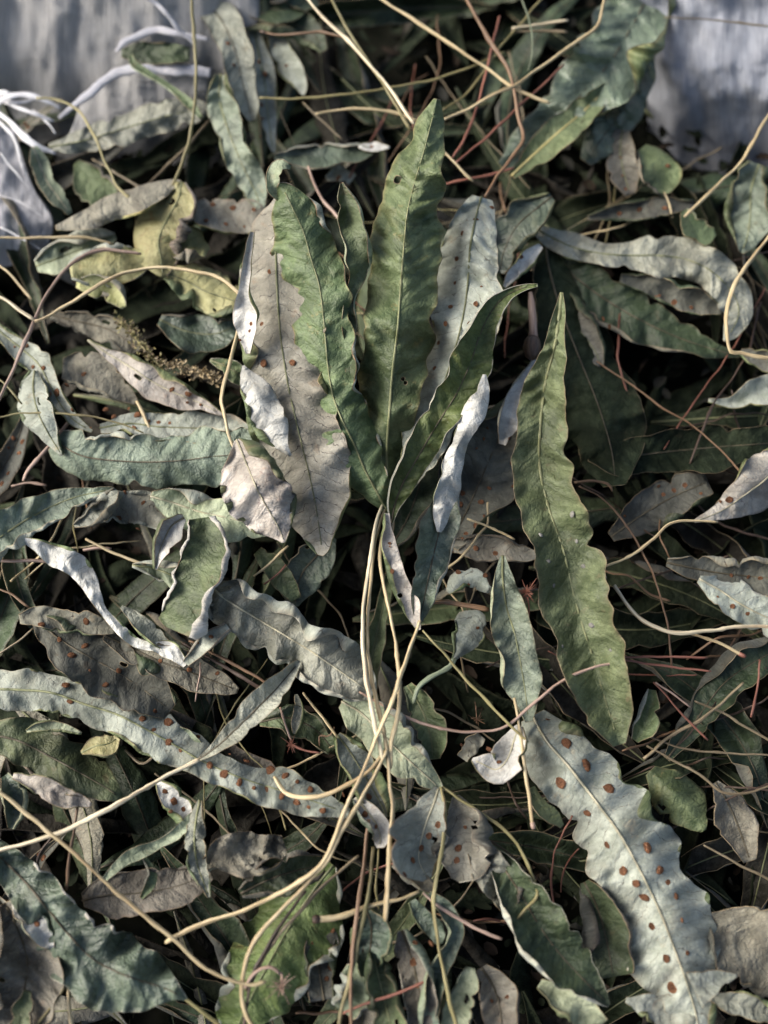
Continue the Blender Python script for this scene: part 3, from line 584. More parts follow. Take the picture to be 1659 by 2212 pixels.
leaf('grey curled leaf end at the right border beside the looped stalk', [(1600,760,6),(1640,775,22),(1690,790,24)], 'dull', 'green', h=36, rib=None)
leaf('blue green leaf hanging at the right border', [(1640,355,24),(1622,410,46),(1620,470,50),(1612,520,28),(1600,545,5)], 'sage', 'mgreen', h=62, cup=.2, rib='green', ruf=.3)
leaf('small bright green leaf left of the hanging blue green leaf', [(1478,455,8),(1496,485,26),(1520,505,26),(1545,500,8)], 'mgreen', 'mint', h=54, rib=None)
leaf('pale grey leaf reaching in from the right border', [(1700,985,40),(1660,1030,52),(1605,1072,42),(1555,1105,20),(1500,1126,3)], 'lilac', 'green', h=72, cup=-.3, rib='pale', spots=T(1106,1106,[(1410,-80),(1350,-70)]), tilt=.2)
leaf('spotted dark leaf above the blue white leaf at the right border', [(1440,1215,8),(1500,1228,26),(1570,1240,36),(1680,1250,44)], 'shade', 'dull', h=28, spots=T(1106,1106,[(1280,425),(1420,410),(1530,420),(1610,430)]), rib='dark')
leaf('blue white leaf with small spots at the right border', [(1510,1250,8),(1555,1275,34),(1600,1305,42),(1660,1335,46),(1710,1350,40)], 'pale', 'mgreen', h=48, cup=-.3, tilt=.3, spots=T(1106,1106,[(1330,550,.7),(1430,612,.7),(1530,655,.7)]), rib='pale')
leaf('broad dark green leaf in the shade at the right', [(1270,985,12),(1350,985,40),(1450,975,46),(1560,965,46),(1700,955,30)], 'shadegreen', 'shade', h=12, rib='dark')  # its shade is put into the leaf colour
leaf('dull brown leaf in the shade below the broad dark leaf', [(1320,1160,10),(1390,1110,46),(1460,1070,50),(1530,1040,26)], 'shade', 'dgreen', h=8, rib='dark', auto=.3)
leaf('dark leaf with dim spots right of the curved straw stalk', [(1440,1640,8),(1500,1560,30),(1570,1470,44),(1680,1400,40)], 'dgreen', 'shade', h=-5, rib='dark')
leaf('fuzzy round green leaf end at the right of the large spotted leaf', [(1405,1665,14),(1440,1700,44),(1478,1735,50),(1508,1775,30),(1520,1795,6)], 'green', 'shade', h=34, rib=None, cup=-.4)
leaf('dim mauve leaf between the round green end and the right border', [(1545,1690,8),(1575,1740,34),(1600,1800,40),(1620,1860,12)], 'mauve', 'shade', h=10, rib='dark')
leaf('smooth mauve grey leaf sheet at the right border near the bottom', [(1525,1985,14),(1570,2010,56),(1620,2040,84),(1700,2075,90)], 'mauve', 'shade', h=24, rib=None)
leaf('grey green leaf end at the bottom right corner', [(1530,2150,6),(1575,2165,22),(1620,2175,26),(1700,2200,24)], 'silver', 'green', h=40, rib=None)
leaf('pale crumpled leaf under the foot of the large spotted leaf', [(1352,2160,6),(1400,2172,28),(1450,2195,38),(1500,2230,34)], 'pale', 'green', h=52, rib=None, cup=-.2, ruf=.4)
# --- top
leaf('large blue green folded leaf at the top right beside the sack', [(1420,-60,50,80),(1385,20,70,86),(1352,80,84,88),(1310,145,84,84),(1255,205,72,78),(1195,262,54,70),(1140,315,38,62),(1085,362,16,55)], 'teal', 'green', cup=.2, tilt=.25, rib='dark', rim='dark', ruf=.3, crink=2.2)
leaf('blue green leaf fold hanging below the large leaf at the top right', [(1396,110,20),(1378,170,36),(1345,235,48),(1300,300,44),(1265,350,14)], 'teal', 'green', h=52, cup=-.3, rib='dark', ruf=.4, crink=2)
leaf('folded olive leaf with pale yellow midrib at the top right', [(1105,380,8),(1150,338,24),(1200,292,32),(1250,250,32),(1290,212,22),(1312,182,6)], 'mgreen', 'dull', h=96, cup=.5, rib='yellow', ribr=4.5, rim='brown')
leaf('rounded spotted grey leaf below the top right fold', [(1345,280,14),(1340,325,32),(1348,375,34),(1362,420,12)], 'dull', 'green', h=38, spots=T(1106,0,[(700,1018),(715,1140),(735,1225),(832,1080)]), rib='green')
leaf('rounded yellow green leaf end beside the rounded spotted leaf', [(1385,320,14),(1412,355,38),(1430,390,40),(1435,418,12)], 'green', 'dull', h=42, spots=T(1106,0,[(1010,1075)]), rib=None, stem=[(1434,415),(1445,440),(1455,470)], stemr=2)
leaf('dark spotted leaf band right of the grey white leaf', [(1270,470,5),(1340,458,20),(1420,448,24),(1500,440,10)], 'shade', 'dgreen', h=26, spots=T(1106,0,[(695,1385),(825,1360),(990,1350)]), rib=None)
leaf('teal leaf with jagged edge above the grey white spotted leaf', [(1192,425,10),(1160,450,34),(1115,490,44),(1088,545,34),(1080,590,8)], 'teal', 'mgreen', h=84, tilt=-.3, rib='dark', ruf=.35)
leaf('small white green spotted leaf right of the grey white leaf', [(1168,530,6),(1140,560,20),(1112,590,14),(1090,620,3)], 'white', 'green', h=92, spots=T(1106,553,[(60,5)]), rib=None)
leaf('light green leaf hanging down at the top left of the cluster', [(478,160,12,95),(474,210,32,95),(488,265,32,92),(508,320,34,88),(530,370,36,82),(552,415,26,76),(565,450,8,72)], 'sage', 'mgreen', cup=.2, tilt=-.3, rib='green', ruf=.3, crink=1.8)
leaf('grey green arching leaf with orange spots at the top left', [(395,-30,20,85),(440,0,30,86),(482,50,34,86),(508,110,34,84),(522,170,32,80),(536,225,24,74),(545,262,6,70)], 'silver', 'mgreen', cup=.3, tilt=-.3, spots=T(0,0,[(1130,45,.8),(1475,285),(1515,425),(1310,50,.7)]), rib='dark')
leaf('grey spotted leaf hanging beside the arching leaf at the top', [(548,60,10),(560,120,24),(572,180,28),(578,240,22),(586,300,12),(592,330,4)], 'pale', 'green', h=46, spots=T(553,0,[(20,400,.8),(60,480,.8),(35,680,.8),(40,770,.8),(25,885,.8)]), rib='green')
leaf('grey green leaf tip pointing down right of the spotted hanging leaf', [(588,70,12),(606,110,26),(630,150,26),(650,185,14),(655,205,3)], 'pale', 'green', h=38, spots=T(553,0,[(195,425,.8),(120,300,.7)]), rib=None)
leaf('dark green leaves edge at the top border above the spotted tips', [(430,-10,20),(500,15,36),(590,35,42),(670,70,30),(700,110,8)], 'dgreen', 'mgreen', h=52, rib='dark')
leaf('dark green leaf at the top border left of the arching leaf', [(520,-40,20),(560,10,34),(620,20,30),(680,-10,20)], 'dgreen', 'shade', h=70, rib='dark')
leaf('horizontal dark green leaf with white tip above the wide leaf', [(592,340,8),(650,335,24),(710,336,26),(770,330,20),(805,326,8)], 'teal', 'pale', h=52, rib=None, cup=.4)
leaf('white leaf tip with one spot at the end of the horizontal leaf', [(775,316,4),(805,318,12),(842,318,2)], 'white', 'green', h=60, spots=T(553,0,[(750,950,.7)]), rib=None)
leaf('white spotted scrap behind the small curled leaf tip', [(705,385,6),(735,372,20),(760,390,14)], 'pale', 'green', h=10, spots=T(553,0,[(535,1155)]), rib=None)
leaf('crinkled grey green leaf lying level at the upper left', [(105,318,8),(165,308,26),(230,290,30),(300,268,36),(370,248,38),(425,238,28),(450,232,8)], 'silver', 'shade', h=38, tilt=.3, cup=-.2, rib='green', ruf=.4, crink=2.6)
leaf('bright pale leaf strip hanging at the left by the frayed sacking', [(72,318,8),(84,350,20),(100,390,22),(125,425,20),(152,462,5)], 'mint', 'pale', h=64, rib='pale', tilt=.3)
leaf('dark olive leaf tucked inside the sack hem at the top left', [(262,115,10),(300,115,24),(350,115,26),(410,118,14)], 'dgreen', 'olive', h=62, rib=None)
leaf('thin dark curved leaf hanging over the sack hem', [(282,118,3),(290,138,8),(320,158,7),(370,190,6),(410,225,10),(435,255,4)], 'mgreen', 'mint', h=92, rib=None)
leaf('dark green leaf in shadow above the pinkish olive fold', [(165,350,8),(190,380,36),(215,410,44),(250,435,24)], 'mgreen', 'shade', h=5, rib=None)
# --- upper left olives
leaf('pinkish brown fold of the olive leaf at the left', [(120,492,5),(180,478,20),(250,448,30),(320,418,28),(370,400,14),(392,392,4)], 'mauve', 'olive', h=92, cup=-.3, tilt=.35, rim='tan', rib=None, ruf=.35, rollR=.15)
leaf('olive yellow crumpled leaf piece at the left', [(392,393,10),(385,430,40),(360,475,58),(342,520,60),(348,562,42),(352,598,8)], 'olive', 'mauve', h=98, cup=-.25, rib='green', ruf=.35, crink=1.8, tilt=-.2)
leaf('olive lobe right of the crumpled olive piece', [(330,545,10),(380,530,34),(420,530,38),(448,545,12)], 'olive', 'mauve', h=86, rib=None, ruf=.3)
leaf('yellowish pale leaf piece under the bent stalk at the left', [(152,588,18),(200,578,44),(250,572,46),(300,562,30),(325,552,6)], 'olive', 'pale', h=88, cup=-.3, rib=None)
leaf('small olive curled lobe below the yellowish pale piece', [(165,612,8),(210,618,26),(245,635,26),(268,664,5)], 'olive', 'dull', h=76, rib=None, rim='pale')
leaf('olive green leaf lying right under the bent stalk', [(358,590,14),(400,606,38),(445,630,50),(490,645,44),(525,658,14)], 'olive', 'mgreen', h=84, rib='green', cup=-.25)
leaf('mint coloured leaf behind the yellowish pale piece', [(78,575,12),(120,560,36),(170,540,44),(220,520,30),(250,510,8)], 'mint', 'pale', h=48, rib='green')
leaf('grey spotted leaf underside right of the olive fold', [(395,448,8),(440,458,32),(500,466,40),(560,470,38),(610,478,14)], 'dull', 'green', h=70, spots=T(0,0,[(1380,1325),(1510,1350),(1645,1360),(1335,1430),(1462,1455),(1590,1470)]), rib=None)
# --- left
leaf('pale spotted leaf twisting down at the left border', [(-15,700,10),(10,725,16),(45,752,26),(82,785,28),(105,825,22),(130,872,17),(160,908,14),(200,932,4)], 'pale', 'green', h=82, tilt=-.3, cup=.2, rib='green', spots=T(0,553,[(95,590),(170,580),(215,720),(280,725),(370,885,1.3),(325,900),(470,1000),(590,1110)]))
leaf('silvery folded leaf pointing down left of the broad level leaf', [(75,800,10,95),(72,840,30,98),(82,890,36,98),(104,935,24,94),(134,984,3,88)], 'pale', 'mgreen', cup=-.3, tilt=-.4, rib='green', rim='pale')
leaf('pinkish pale leaf with few spots pointing to the cluster', [(190,735,2),(230,762,10),(280,792,26),(330,825,32),(385,852,30),(435,872,16),(482,896,2)], 'lilac', 'green', h=72, tilt=.2, cup=.2, rib='pale', spots=T(0,553,[(1115,865),(1220,895),(1215,950),(1300,965,.7)]))
leaf('brownish grey leaf on a short straw stalk left of the pinkish leaf', [(135,795,22),(180,800,42),(225,820,38),(265,848,24),(298,872,4)], 'mauve', 'dull', h=58, rib=None, spots=T(0,553,[(435,835),(545,765)]), stem=[(295,868),(310,895),(325,930)], stemr=3.5, stemmat='tan')
leaf('dim brown leaf behind the moss sprig', [(110,680,8),(170,695,24),(230,710,34),(280,740,30),(300,760,8)], 'mauve', 'shade', h=28, rib='dark')
leaf('grey green leaf under the olive leaf at the left', [(345,690,12),(400,715,36),(460,722,40),(510,705,18)], 'teal', 'shade', h=40, rib='green', ruf=.4)
leaf('small pointed green leaf by the joint of the bent stalk', [(454,778,3),(485,790,16),(515,808,20),(545,838,6)], 'green', 'pale', h=92, rib='green', rim='pale')
leaf('blue green leaf reaching in from the left border', [(-40,1190,44),(30,1140,46),(90,1105,42),(160,1075,24),(245,1056,4)], 'sage', 'pale', h=74, tilt=-.2, rib='green')
leaf('crumpled spotted brownish leaf below the broad level leaf', [(165,1135,4),(205,1108,22),(255,1092,34),(305,1098,38),(345,1125,24),(360,1145,6)], 'dull', 'silver', h=70, spots=T(0,1106,[(770,40),(895,105)])+T(0,553,[(805,1545,1.2),(930,1600)]), rib=None, ruf=.4, cup=-.3)
leaf('silvery scrap at the left end of the crumpled spotted leaf', [(160,1136,3),(190,1120,18),(230,1085,24),(252,1058,8)], 'silver', 'dull', h=84, rib=None, ruf=.4)
leaf('folded olive green leaf with brown rim hanging at the left centre', [(440,1118,30,100),(445,1160,42,104),(438,1210,46,106),(420,1262,48,106),(402,1312,50,103),(392,1350,46,98),(386,1366,30,95)], 'mgreen', 'white', cup=.2, tilt=-.2, rim='brown', rib=None, rollR=.12, ruf=.25, jag=1.6)
leaf('white flap of the folded olive leaf', [(398,1118,8),(372,1135,30),(355,1165,28),(342,1200,12),(336,1230,4)], 'white', 'mgreen', h=98, rib='pale', rim='brown', cup=.5)
leaf('pale green pointed leaf behind the folded olive leaf', [(286,1222,3),(325,1226,16),(370,1242,26),(425,1268,30),(470,1288,24)], 'mint', 'pale', h=74, rib='green')
leaf('white twisted leaf running down from the left to the rolled leaf', [(48,1166,5),(95,1184,20),(145,1210,28),(182,1245,24),(205,1285,15),(222,1318,9),(250,1350,12),(290,1385,12),(330,1398,12),(370,1408,18),(402,1438,6)], 'white', 'green', h=80, cup=-.3, tilt=.35, rib=None, ruf=.35, crink=2)
leaf('ragged pale green scrap above the rolled leaf', [(262,1310,4),(300,1340,16),(335,1375,20),(368,1400,8)], 'silver', 'green', h=64, rib=None, ruf=.5)
leaf('narrow rolled pale leaf left of the crinkled grey leaf', [(402,1434,8),(425,1408,15),(455,1380,16),(492,1352,10)], 'pale', 'dull', h=92, rib=None, rollR=.3, spots=T(0,1106,[(1370,810,.8),(1285,850,.7),(1215,910,.7)]))
leaf('long crinkled grey green leaf running diagonally below the cluster', [(452,1262,10,82),(482,1290,46,90),(525,1318,56,96),(570,1345,60,98),(625,1378,62,98),(680,1412,66,96),(735,1450,64,92),(780,1482,44,88),(806,1502,12,84)], 'silver', 'pale', cup=-.2, tilt=.12, ruf=.25, rib='pale', rim='pale', crink=2.4)
leaf('light green leaf below the crinkled leaf, ending in a thin stalk', [(738,1515,14,66),(780,1540,42,70),(825,1585,52,72),(870,1630,46,70),(912,1668,30,66),(940,1694,14,62),(956,1712,4,60)], 'mint', 'pale', cup=.2, tilt=-.2, rib='pale', ruf=.15)
leaf('teal leaf in shadow below the dull brownish leaf', [(720,1160,8),(690,1195,34),(655,1235,48),(640,1280,30),(640,1310,6)], 'teal', 'shade', h=22, rib='dark')
leaf('light green strip between the dull leaf and the crinkled leaf', [(556,1190,10),(585,1220,22),(615,1255,26),(640,1295,12)], 'mgreen', 'pale', h=40, rib=None)
leaf('narrow leaf with a dark crease crossing above the long spotted leaf', [(430,1640,3,88),(470,1612,14,92),(510,1575,24,96),(550,1535,28,96),(590,1495,28,92),(625,1455,18,86),(648,1428,5,80)], 'silver', 'mgreen', cup=.6, tilt=.2, rib='dark', rim='tan',
     stem=[(-30,1845,110),(80,1815,112),(150,1790,112),(220,1755,110),(290,1715,108),(360,1675,100),(432,1638,90)], stemr=4.2, stemmat='pale')
leaf('long whitish leaf with many rust spots crossing the lower left', [(-30,1488,38,60),(40,1490,46,66),(110,1496,44,70),(180,1520,42,74),(250,1542,46,78),(310,1572,50,80),(370,1605,50,82),(430,1640,42,80),(490,1668,36,78),(550,1690,42,78),(610,1708,46,78),(670,1728,40,74),(720,1745,24,70),(755,1758,10,68)],
     'pale', 'green', cup=-.35, tv=.5, tilt=.2, ruf=.2, rib='green', rim='tan', spr=9,
     spots=T(0,1106,[(428,1122,1.1),(455,1228,.7),(833,1292,1.1),(810,1225),(920,1245),(1003,1290),(922,1345),(995,1418,.9),(1093,1363,1.2),(1212,1408),(1282,1460,1.2),(1095,1490,.9),(1170,1543),(1600,1610,1.2),(1360,1640),(1490,1565)])+T(0,1659,[(1456,40,1.1),(1550,95,1.1),(1645,128,1.1)])+T(553,1659,[(75,140,.9),(95,20,1.2),(190,50,1.1),(268,88,1.1),(353,140),(168,180),(262,218),(343,250),(433,275)]))
leaf('short silver white leaf end right of the long whitish spotted leaf', [(768,1722,8),(795,1755,22),(815,1785,26),(822,1818,18),(812,1828,5)], 'white', 'teal', h=82, rib='pale', spots=T(553,1659,[(707,300,.7),(775,380)]), tilt=.2)
leaf('pale grey leaf beside the crossing of the straw stalks', [(728,1588,8),(752,1618,26),(775,1655,34),(800,1695,34),(825,1740,28),(835,1765,8)], 'pale', 'green', h=54, rib='green', spots=T(553,1659,[(730,185,1.1),(570,170)]))
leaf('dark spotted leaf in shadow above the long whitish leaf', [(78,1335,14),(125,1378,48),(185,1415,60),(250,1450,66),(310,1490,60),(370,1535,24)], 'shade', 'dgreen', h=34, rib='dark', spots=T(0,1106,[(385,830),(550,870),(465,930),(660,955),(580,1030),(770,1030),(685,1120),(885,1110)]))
leaf('brownish spotted leaf with curled green end at the left', [(42,1338,10),(85,1332,22),(140,1340,26),(200,1350,24),(250,1360,8)], 'dull', 'mgreen', h=52, rib=None, spots=T(0,1106,[(270,730),(425,720),(560,708),(715,710,.8)]))
leaf('mauve leaf with small rust spots right of the dark spotted leaf', [(225,1372,10),(285,1400,28),(350,1430,36),(420,1455,38),(480,1478,24),(515,1492,6)], 'mauve', 'shade', h=44, rib='dark', spots=T(0,1106,[(1040,965),(1225,1020),(1410,1045)]))
leaf('dark olive leaf at the left border under the long spotted leaf', [(-30,1585,30),(40,1600,50),(110,1635,56),(175,1670,54),(235,1705,30),(262,1725,8)], 'mgreen', 'dull', h=52, rib='dark', rim='tan', cup=-.2, tilt=.15)
leaf('tan crumpled lower fold of the dark olive leaf', [(28,1676,6),(75,1690,18),(125,1715,24),(170,1730,18),(198,1738,4)], 'lilac', 'mgreen', h=74, rib=None, ruf=.4)
leaf('small yellow green leaf below the long spotted leaf', [(176,1626,4),(205,1612,20),(235,1606,24),(255,1592,6)], 'olive', 'mgreen', h=48, rib='green')
leaf('small pale green leaf sliver above the dark olive leaf', [(57,1580,3),(85,1570,11),(130,1570,10),(176,1584,2)], 'mint', 'green', h=66, rib=None)
leaf('small white leaf piece crowded with rust spots', [(342,1690,6),(362,1712,22),(385,1742,28),(400,1768,20),(408,1780,5)], 'white', 'green', h=62, rib=None, spots=T(0,1659,[(1070,150),(1125,218,1.2),(1190,265,1.1),(1105,280),(1150,320)]))
leaf('teal leaf fold at the left border below the dark olive leaf', [(10,1675,10),(28,1705,26),(34,1745,24),(24,1790,6)], 'teal', 'mint', h=36, rib=None, cup=.5)
# --- bottom left
leaf('glossy dark blue green leaf at the bottom left with wavy edges', [(-20,1835,28,80),(15,1865,38,88),(55,1905,48,94),(100,1960,56,98),(150,2020,78,100),(200,2070,92,100),(255,2100,92,98),(305,2118,74,92),(350,2132,42,86),(385,2148,14,80),(402,2160,4,76)],
     'teal', 'white', cup=-.25, tilt=.15, tv=.6, ruf=.42, rib='dark', rim='pale', crink=2.2, stem=[(398,2157,76),(430,2180,74),(475,2215,70),(520,2250,70)], stemmat='olive', stemr=3.2)
leaf('white turned under edge of the glossy dark leaf', [(28,1948,5),(52,1970,24),(78,2000,30),(100,2030,20),(112,2048,5)], 'white', 'teal', h=82, rib=None, spots=T(0,1659,[(240,1013,.8)]))
leaf('grey brown creased leaf at the bottom left corner', [(10,1950,16),(40,2010,46),(60,2080,70),(50,2150,80),(30,2240,70)], 'mauve', 'shade', h=40, rib='dark', ruf=.3, crink=2)
leaf('green scrap at the bottom border left', [(60,2140,8),(50,2180,22),(45,2230,24)], 'mgreen', 'shade', h=52, rib=None)
leaf('flat brown grey leaf above the glossy dark leaf', [(178,1945,14),(225,1935,42),(290,1930,50),(350,1922,46),(410,1905,38),(455,1885,14)], 'mauve', 'shade', h=42, rib='dark')
leaf('crumpled pinkish brown leaf left of the green broad leaf', [(438,1872,10),(475,1855,36),(520,1848,46),(570,1840,44),(615,1825,22)], 'mauve', 'dull', h=50, rib=None, ruf=.5, crink=3)
leaf('crinkled grey green pointed leaf hanging over the brown leaves', [(432,1728,4),(424,1770,16),(420,1815,24),(426,1865,24),(440,1905,14),(452,1938,3)], 'silver', 'mgreen', h=76, rib='green', ruf=.5, crink=2.5)
leaf('thin pale curled strip left of the crinkled pointed leaf', [(222,1905,4),(255,1868,12),(300,1842,14),(350,1820,9),(400,1785,14),(432,1745,4)], 'mint', 'teal', h=66, rib=None)
leaf('curved dim strip below the thin pale curled strip', [(310,1850,4),(328,1880,10),(325,1910,12),(305,1940,4)], 'mgreen', 'shade', h=50, rib=None)
leaf('broad bright green leaf at the bottom left of the stalks', [(720,1868,10,40),(690,1905,62,46),(655,1955,98,52),(620,2010,106,56),(590,2065,96,58),(560,2120,82,58),(530,2180,62,54),(505,2240,30,50)], 'vivid', 'pale', cup=-.4, tilt=-.2, tv=.4, rib='green', ruf=.14)
leaf('dark green leaf behind the top of the broad bright green leaf', [(520,1930,10),(580,1900,40),(640,1880,46),(700,1870,24)], 'dgreen', 'shade', h=30, rib='dark')
leaf('grey leaf behind the lower stalks with dark shade', [(700,2160,30),(690,2090,34),(700,2030,36),(715,1990,14)], 'shade', 'dgreen', h=22, rib='dark', auto=.4)
# --- bottom centre
leaf('folded pale spotted leaf with yellow brown edge at the lower centre', [(948,1702,8,70),(936,1738,30,78),(920,1780,50,82),(908,1822,62,80),(905,1860,56,76),(925,1898,12,68)], 'pale', 'olive', cup=.25, tilt=.2, rib='pale', rollL=.15, rollR=.01, rim='brown', spots=T(553,1659,[(1120,440),(1070,520,1.1),(1015,600,1.2),(960,690),(1180,370)]), spr=7)
leaf('dull olive brown leaf right of the folded pale spotted leaf', [(985,1720,8),(1000,1768,45),(1006,1822,62),(1000,1872,54),(985,1902,10)], 'dull', 'shade', h=56, rib=None, spots=T(553,1659,[(1355,385),(1310,520),(1300,600)]), rim='pale')
leaf('brown curled scrap below the folded pale spotted leaf', [(848,1868,4),(880,1885,16),(910,1905,18),(940,1925,8)], 'mauve', 'dull', h=66, rib=None, spots=T(553,1659,[(960,690,1.1)]), ruf=.5)
leaf('silvery wrinkled leaf right of the dull olive brown leaf', [(1020,1835,12),(1050,1865,40),(1078,1905,46),(1092,1945,30),(1095,1975,6)], 'silver', 'shade', h=50, rib=None, ruf=.45, crink=3)
leaf('long dark green leaf with pale edge left of the large spotted leaf', [(1058,1838,12,50),(1095,1885,32,56),(1130,1940,48,60),(1165,2000,60,62),(1205,2055,62,62),(1250,2105,48,60),(1290,2145,24,58),(1316,2172,4,56)], 'dgreen', 'pale', cup=.3, tilt=.1, rib='dark', rollR=.2, rollL=0, rim='pale', ruf=.2)
leaf('light green leaf fold at the bottom border', [(1165,2125,10),(1205,2148,30),(1250,2175,36),(1295,2220,28)], 'mint', 'mgreen', h=60, rib=None, tilt=.3)
leaf('teal wrinkled leaf right of the cut pale stalk end', [(792,1968,14),(802,2000,38),(800,2045,42),(790,2090,24),(786,2110,6)], 'teal', 'mgreen', h=52, rib='dark', ruf=.4, crink=2.5)
leaf('mint white leaf in the gap between the bottom stalks', [(742,2095,14),(768,2115,38),(765,2150,46),(740,2185,28)], 'mint', 'pale', h=34, rib=None)
leaf('dark folded leaf right of the mint white leaf', [(808,2055,12),(815,2100,30),(830,2160,36),(850,2240,36)], 'mgreen', 'dgreen', h=48, rib='green', cup=.4)
leaf('mauve grey spotted leaf strip at the bottom centre', [(868,2010,12),(885,2060,32),(900,2115,36),(910,2170,34),(905,2240,26)], 'mauve', 'teal', h=56, rib='dark', spots=T(553,1659,[(1018,1258,1.2),(1045,1410,1.2),(1135,1135),(1030,1135),(1130,1275)]), rim='pale')
leaf('curved teal leaf strip at the bottom centre', [(925,1930,6),(962,1960,16),(985,2010,17),(968,2060,18),(942,2110,20),(930,2165,22),(925,2240,22)], 'teal', 'mint', h=66, rib=None, cup=.4)
leaf('pale teal leaf rising from the bottom border', [(1018,2090,10),(1008,2130,26),(992,2180,34),(975,2240,36)], 'mint', 'teal', h=52, rib=None)
leaf('grey spotted leaf at the bottom border right of the pale teal leaf', [(1040,2090,12),(1065,2130,36),(1080,2175,44),(1085,2240,36)], 'dull', 'shade', h=38, rib='dark', spots=T(553,1659,[(1525,1510,1.1),(1630,1480)]))
leaf('teal leaf scrap above the mauve grey spotted strip', [(890,1945,8),(915,1985,22),(940,2010,24),(950,2040,8)], 'teal', 'mgreen', h=50, rib=None, ruf=.5)
leaf('bluish white crumpled leaf left of the large spotted leaf', [(1122,1568,8,92),(1110,1600,32,96),(1096,1640,42,98),(1072,1662,36,94),(1042,1650,22,90),(1020,1640,4,86)], 'white', 'mgreen', cup=.4, rib='pale', ruf=.35, spots=T(553,1106,[(1510,1535),(1575,1620)]), rim='tan')
leaf('bluish white scrap with rust spots behind the crumpled leaf', [(1040,1590,10),(1020,1612,22),(1000,1640,16)], 'dull', 'mgreen', h=52, rib=None, spots=T(553,1106,[(1330,1510)]))
leaf('slim green leaf edge below the crumpled bluish leaf', [(1150,1700,6),(1165,1735,16),(1195,1765,18),(1215,1785,5)], 'mgreen', 'mint', h=62, rib=None)
leaf('dark shaded leaf right of the light green leaf', [(880,1480,10),(910,1530,32),(930,1590,38),(935,1640,16)], 'mgreen', 'dgreen', h=34, rib='green')
leaf('dark spotted leaf at the bottom right left of the large leaf foot', [(1262,1905,10),(1290,1960,40),(1310,2030,52),(1325,2110,40)], 'dgreen', 'shade', h=12, rib='dark')
leaf('dull teal leaf at the centre left behind the narrow creased leaf', [(560,1560,8),(620,1550,30),(680,1575,36),(720,1620,14)], 'mgreen', 'dgreen', h=26, rib='dark')
leaf('small silver leaf strip left of the pale crossing stalks', [(640,1500,3),(645,1530,10),(642,1560,12),(636,1585,3)], 'silver', 'green', h=44, rib=None)
leaf('ragged mint scrap below the narrow creased leaf', [(385,1575,6),(410,1595,16),(430,1620,14)], 'mint', 'green', h=40, rib=None)

# ---------------------------------------------------------------- stalks and twigs
S_ = stalk
S_('pinkish stalk crossing the left border up to the olive leaves', [(-10,880,120),(15,830,125),(45,760,130),(75,692,132),(95,645,130),(125,600,128),(165,562,124),(220,541,120),(305,548,112)], 4, 'pink')
S_('long straw stalk that bends over the olive leaves down to the whitish hanging leaf', [(76,694,140),(110,680,142),(170,645,150),(240,602,160),(300,582,165),(350,576,170),(400,583,175),(468,597,182),(500,620,186),(520,640,188),(522,665,190),(512,720,190),(495,790,190),(479,856,190),(484,890,188),(498,950,184),(512,975,180)], 4, 'tan')
S_('short bright stalk joining the fork at the left border', [(-10,640,130),(15,650,132),(45,672,136),(76,692,140)], 4, 'pale')
S_('thin stalk ending at the fork by the left border', [(-10,565,70),(25,598,75),(68,648,80)], 2.4, 'tan')
S_('straw stalk lying level over the frayed sacking', [(-10,513,95),(60,515,95),(130,513,92),(200,515,88),(245,528,80)], 3.4, 'tan')
S_('thin yellowish stalk at the left border', [(-10,812,100),(20,840,102),(48,872,100)], 2.2, 'olive')
S_('thin olive stalk passing over the broad level leaf', [(-10,903,110),(50,893,112),(130,893,115),(210,902,118),(260,915,118),(310,935,115)], 2.2, 'olive')
S_('upright straw stalk before the grey sack', [(413,-20,210),(418,60,190),(423,140,170),(422,220,150),(412,290,130),(395,345,115),(372,400,100)], 4, 'olive')
S_('curved yellowish stalk left of the upright straw stalk', [(80,212,90),(125,215,95),(168,238,98),(200,285,100),(220,330,98),(238,370,95),(252,400,90),(282,430,84)], 3.4, 'olive')
S_('bright yellow stalk running down from the top border to the tall leaf', [(650,-20,230),(690,30,225),(745,82,218),(800,142,210),(845,195,205),(875,240,200),(893,268,195)], 3.6, 'pale')
S_('olive stalk close beside the bright yellow stalk', [(708,-20,220),(740,45,215),(780,110,210),(820,170,202),(855,225,195),(885,280,185)], 4, 'olive')
S_('curved brown stalk with a dark cut end at the top', [(745,82,205),(700,70,190),(650,72,180),(600,76,170),(568,68,165)], 3, 'brown', tip='dark')
S_('straw stalk slanting from the top border to the red stalks', [(805,-15,200),(870,28,195),(950,80,190),(1040,140,182),(1110,190,175),(1160,212,170),(1188,222,166)], 3.8, 'tan')
S_('thick reddish stalk turning yellow at the sharp bend', [(1000,-20,210),(1030,40,205),(1062,95,198),(1098,150,190),(1112,200,182),(1120,250,176),(1130,300,170),(1105,340,162),(1075,380,155),(1048,425,150)], 4.6, 'brown')
S_('straight red stalk leaning left of the thick reddish stalk', [(1078,36,160),(1062,105,158),(1045,180,152),(1025,250,145),(1000,305,140),(978,340,135)], 3.2, 'red')
S_('long thin red stalk crossing toward the upper right', [(983,352,150),(1030,315,155),(1080,268,160),(1130,220,165),(1175,180,168),(1218,138,170)], 3.2, 'red')
S_('pale straw stalk rising to the top border at the right', [(958,258,180),(1010,238,182),(1060,208,185),(1115,182,188),(1180,135,192),(1250,88,198),(1290,58,202),(1300,25,208),(1308,-10,212)], 3.8, 'tan')
S_('long dim green stalk lying level near the top', [(560,212,130),(640,213,135),(720,207,138),(800,196,142),(880,183,145),(960,165,148),(1040,135,150),(1090,112,150)], 2.8, 'olive')
S_('dull olive stalk bow rising to the top border', [(955,240,140),(1010,200,142),(1050,150,148),(1085,95,155),(1130,45,165),(1180,-15,175)], 2.8, 'olive')
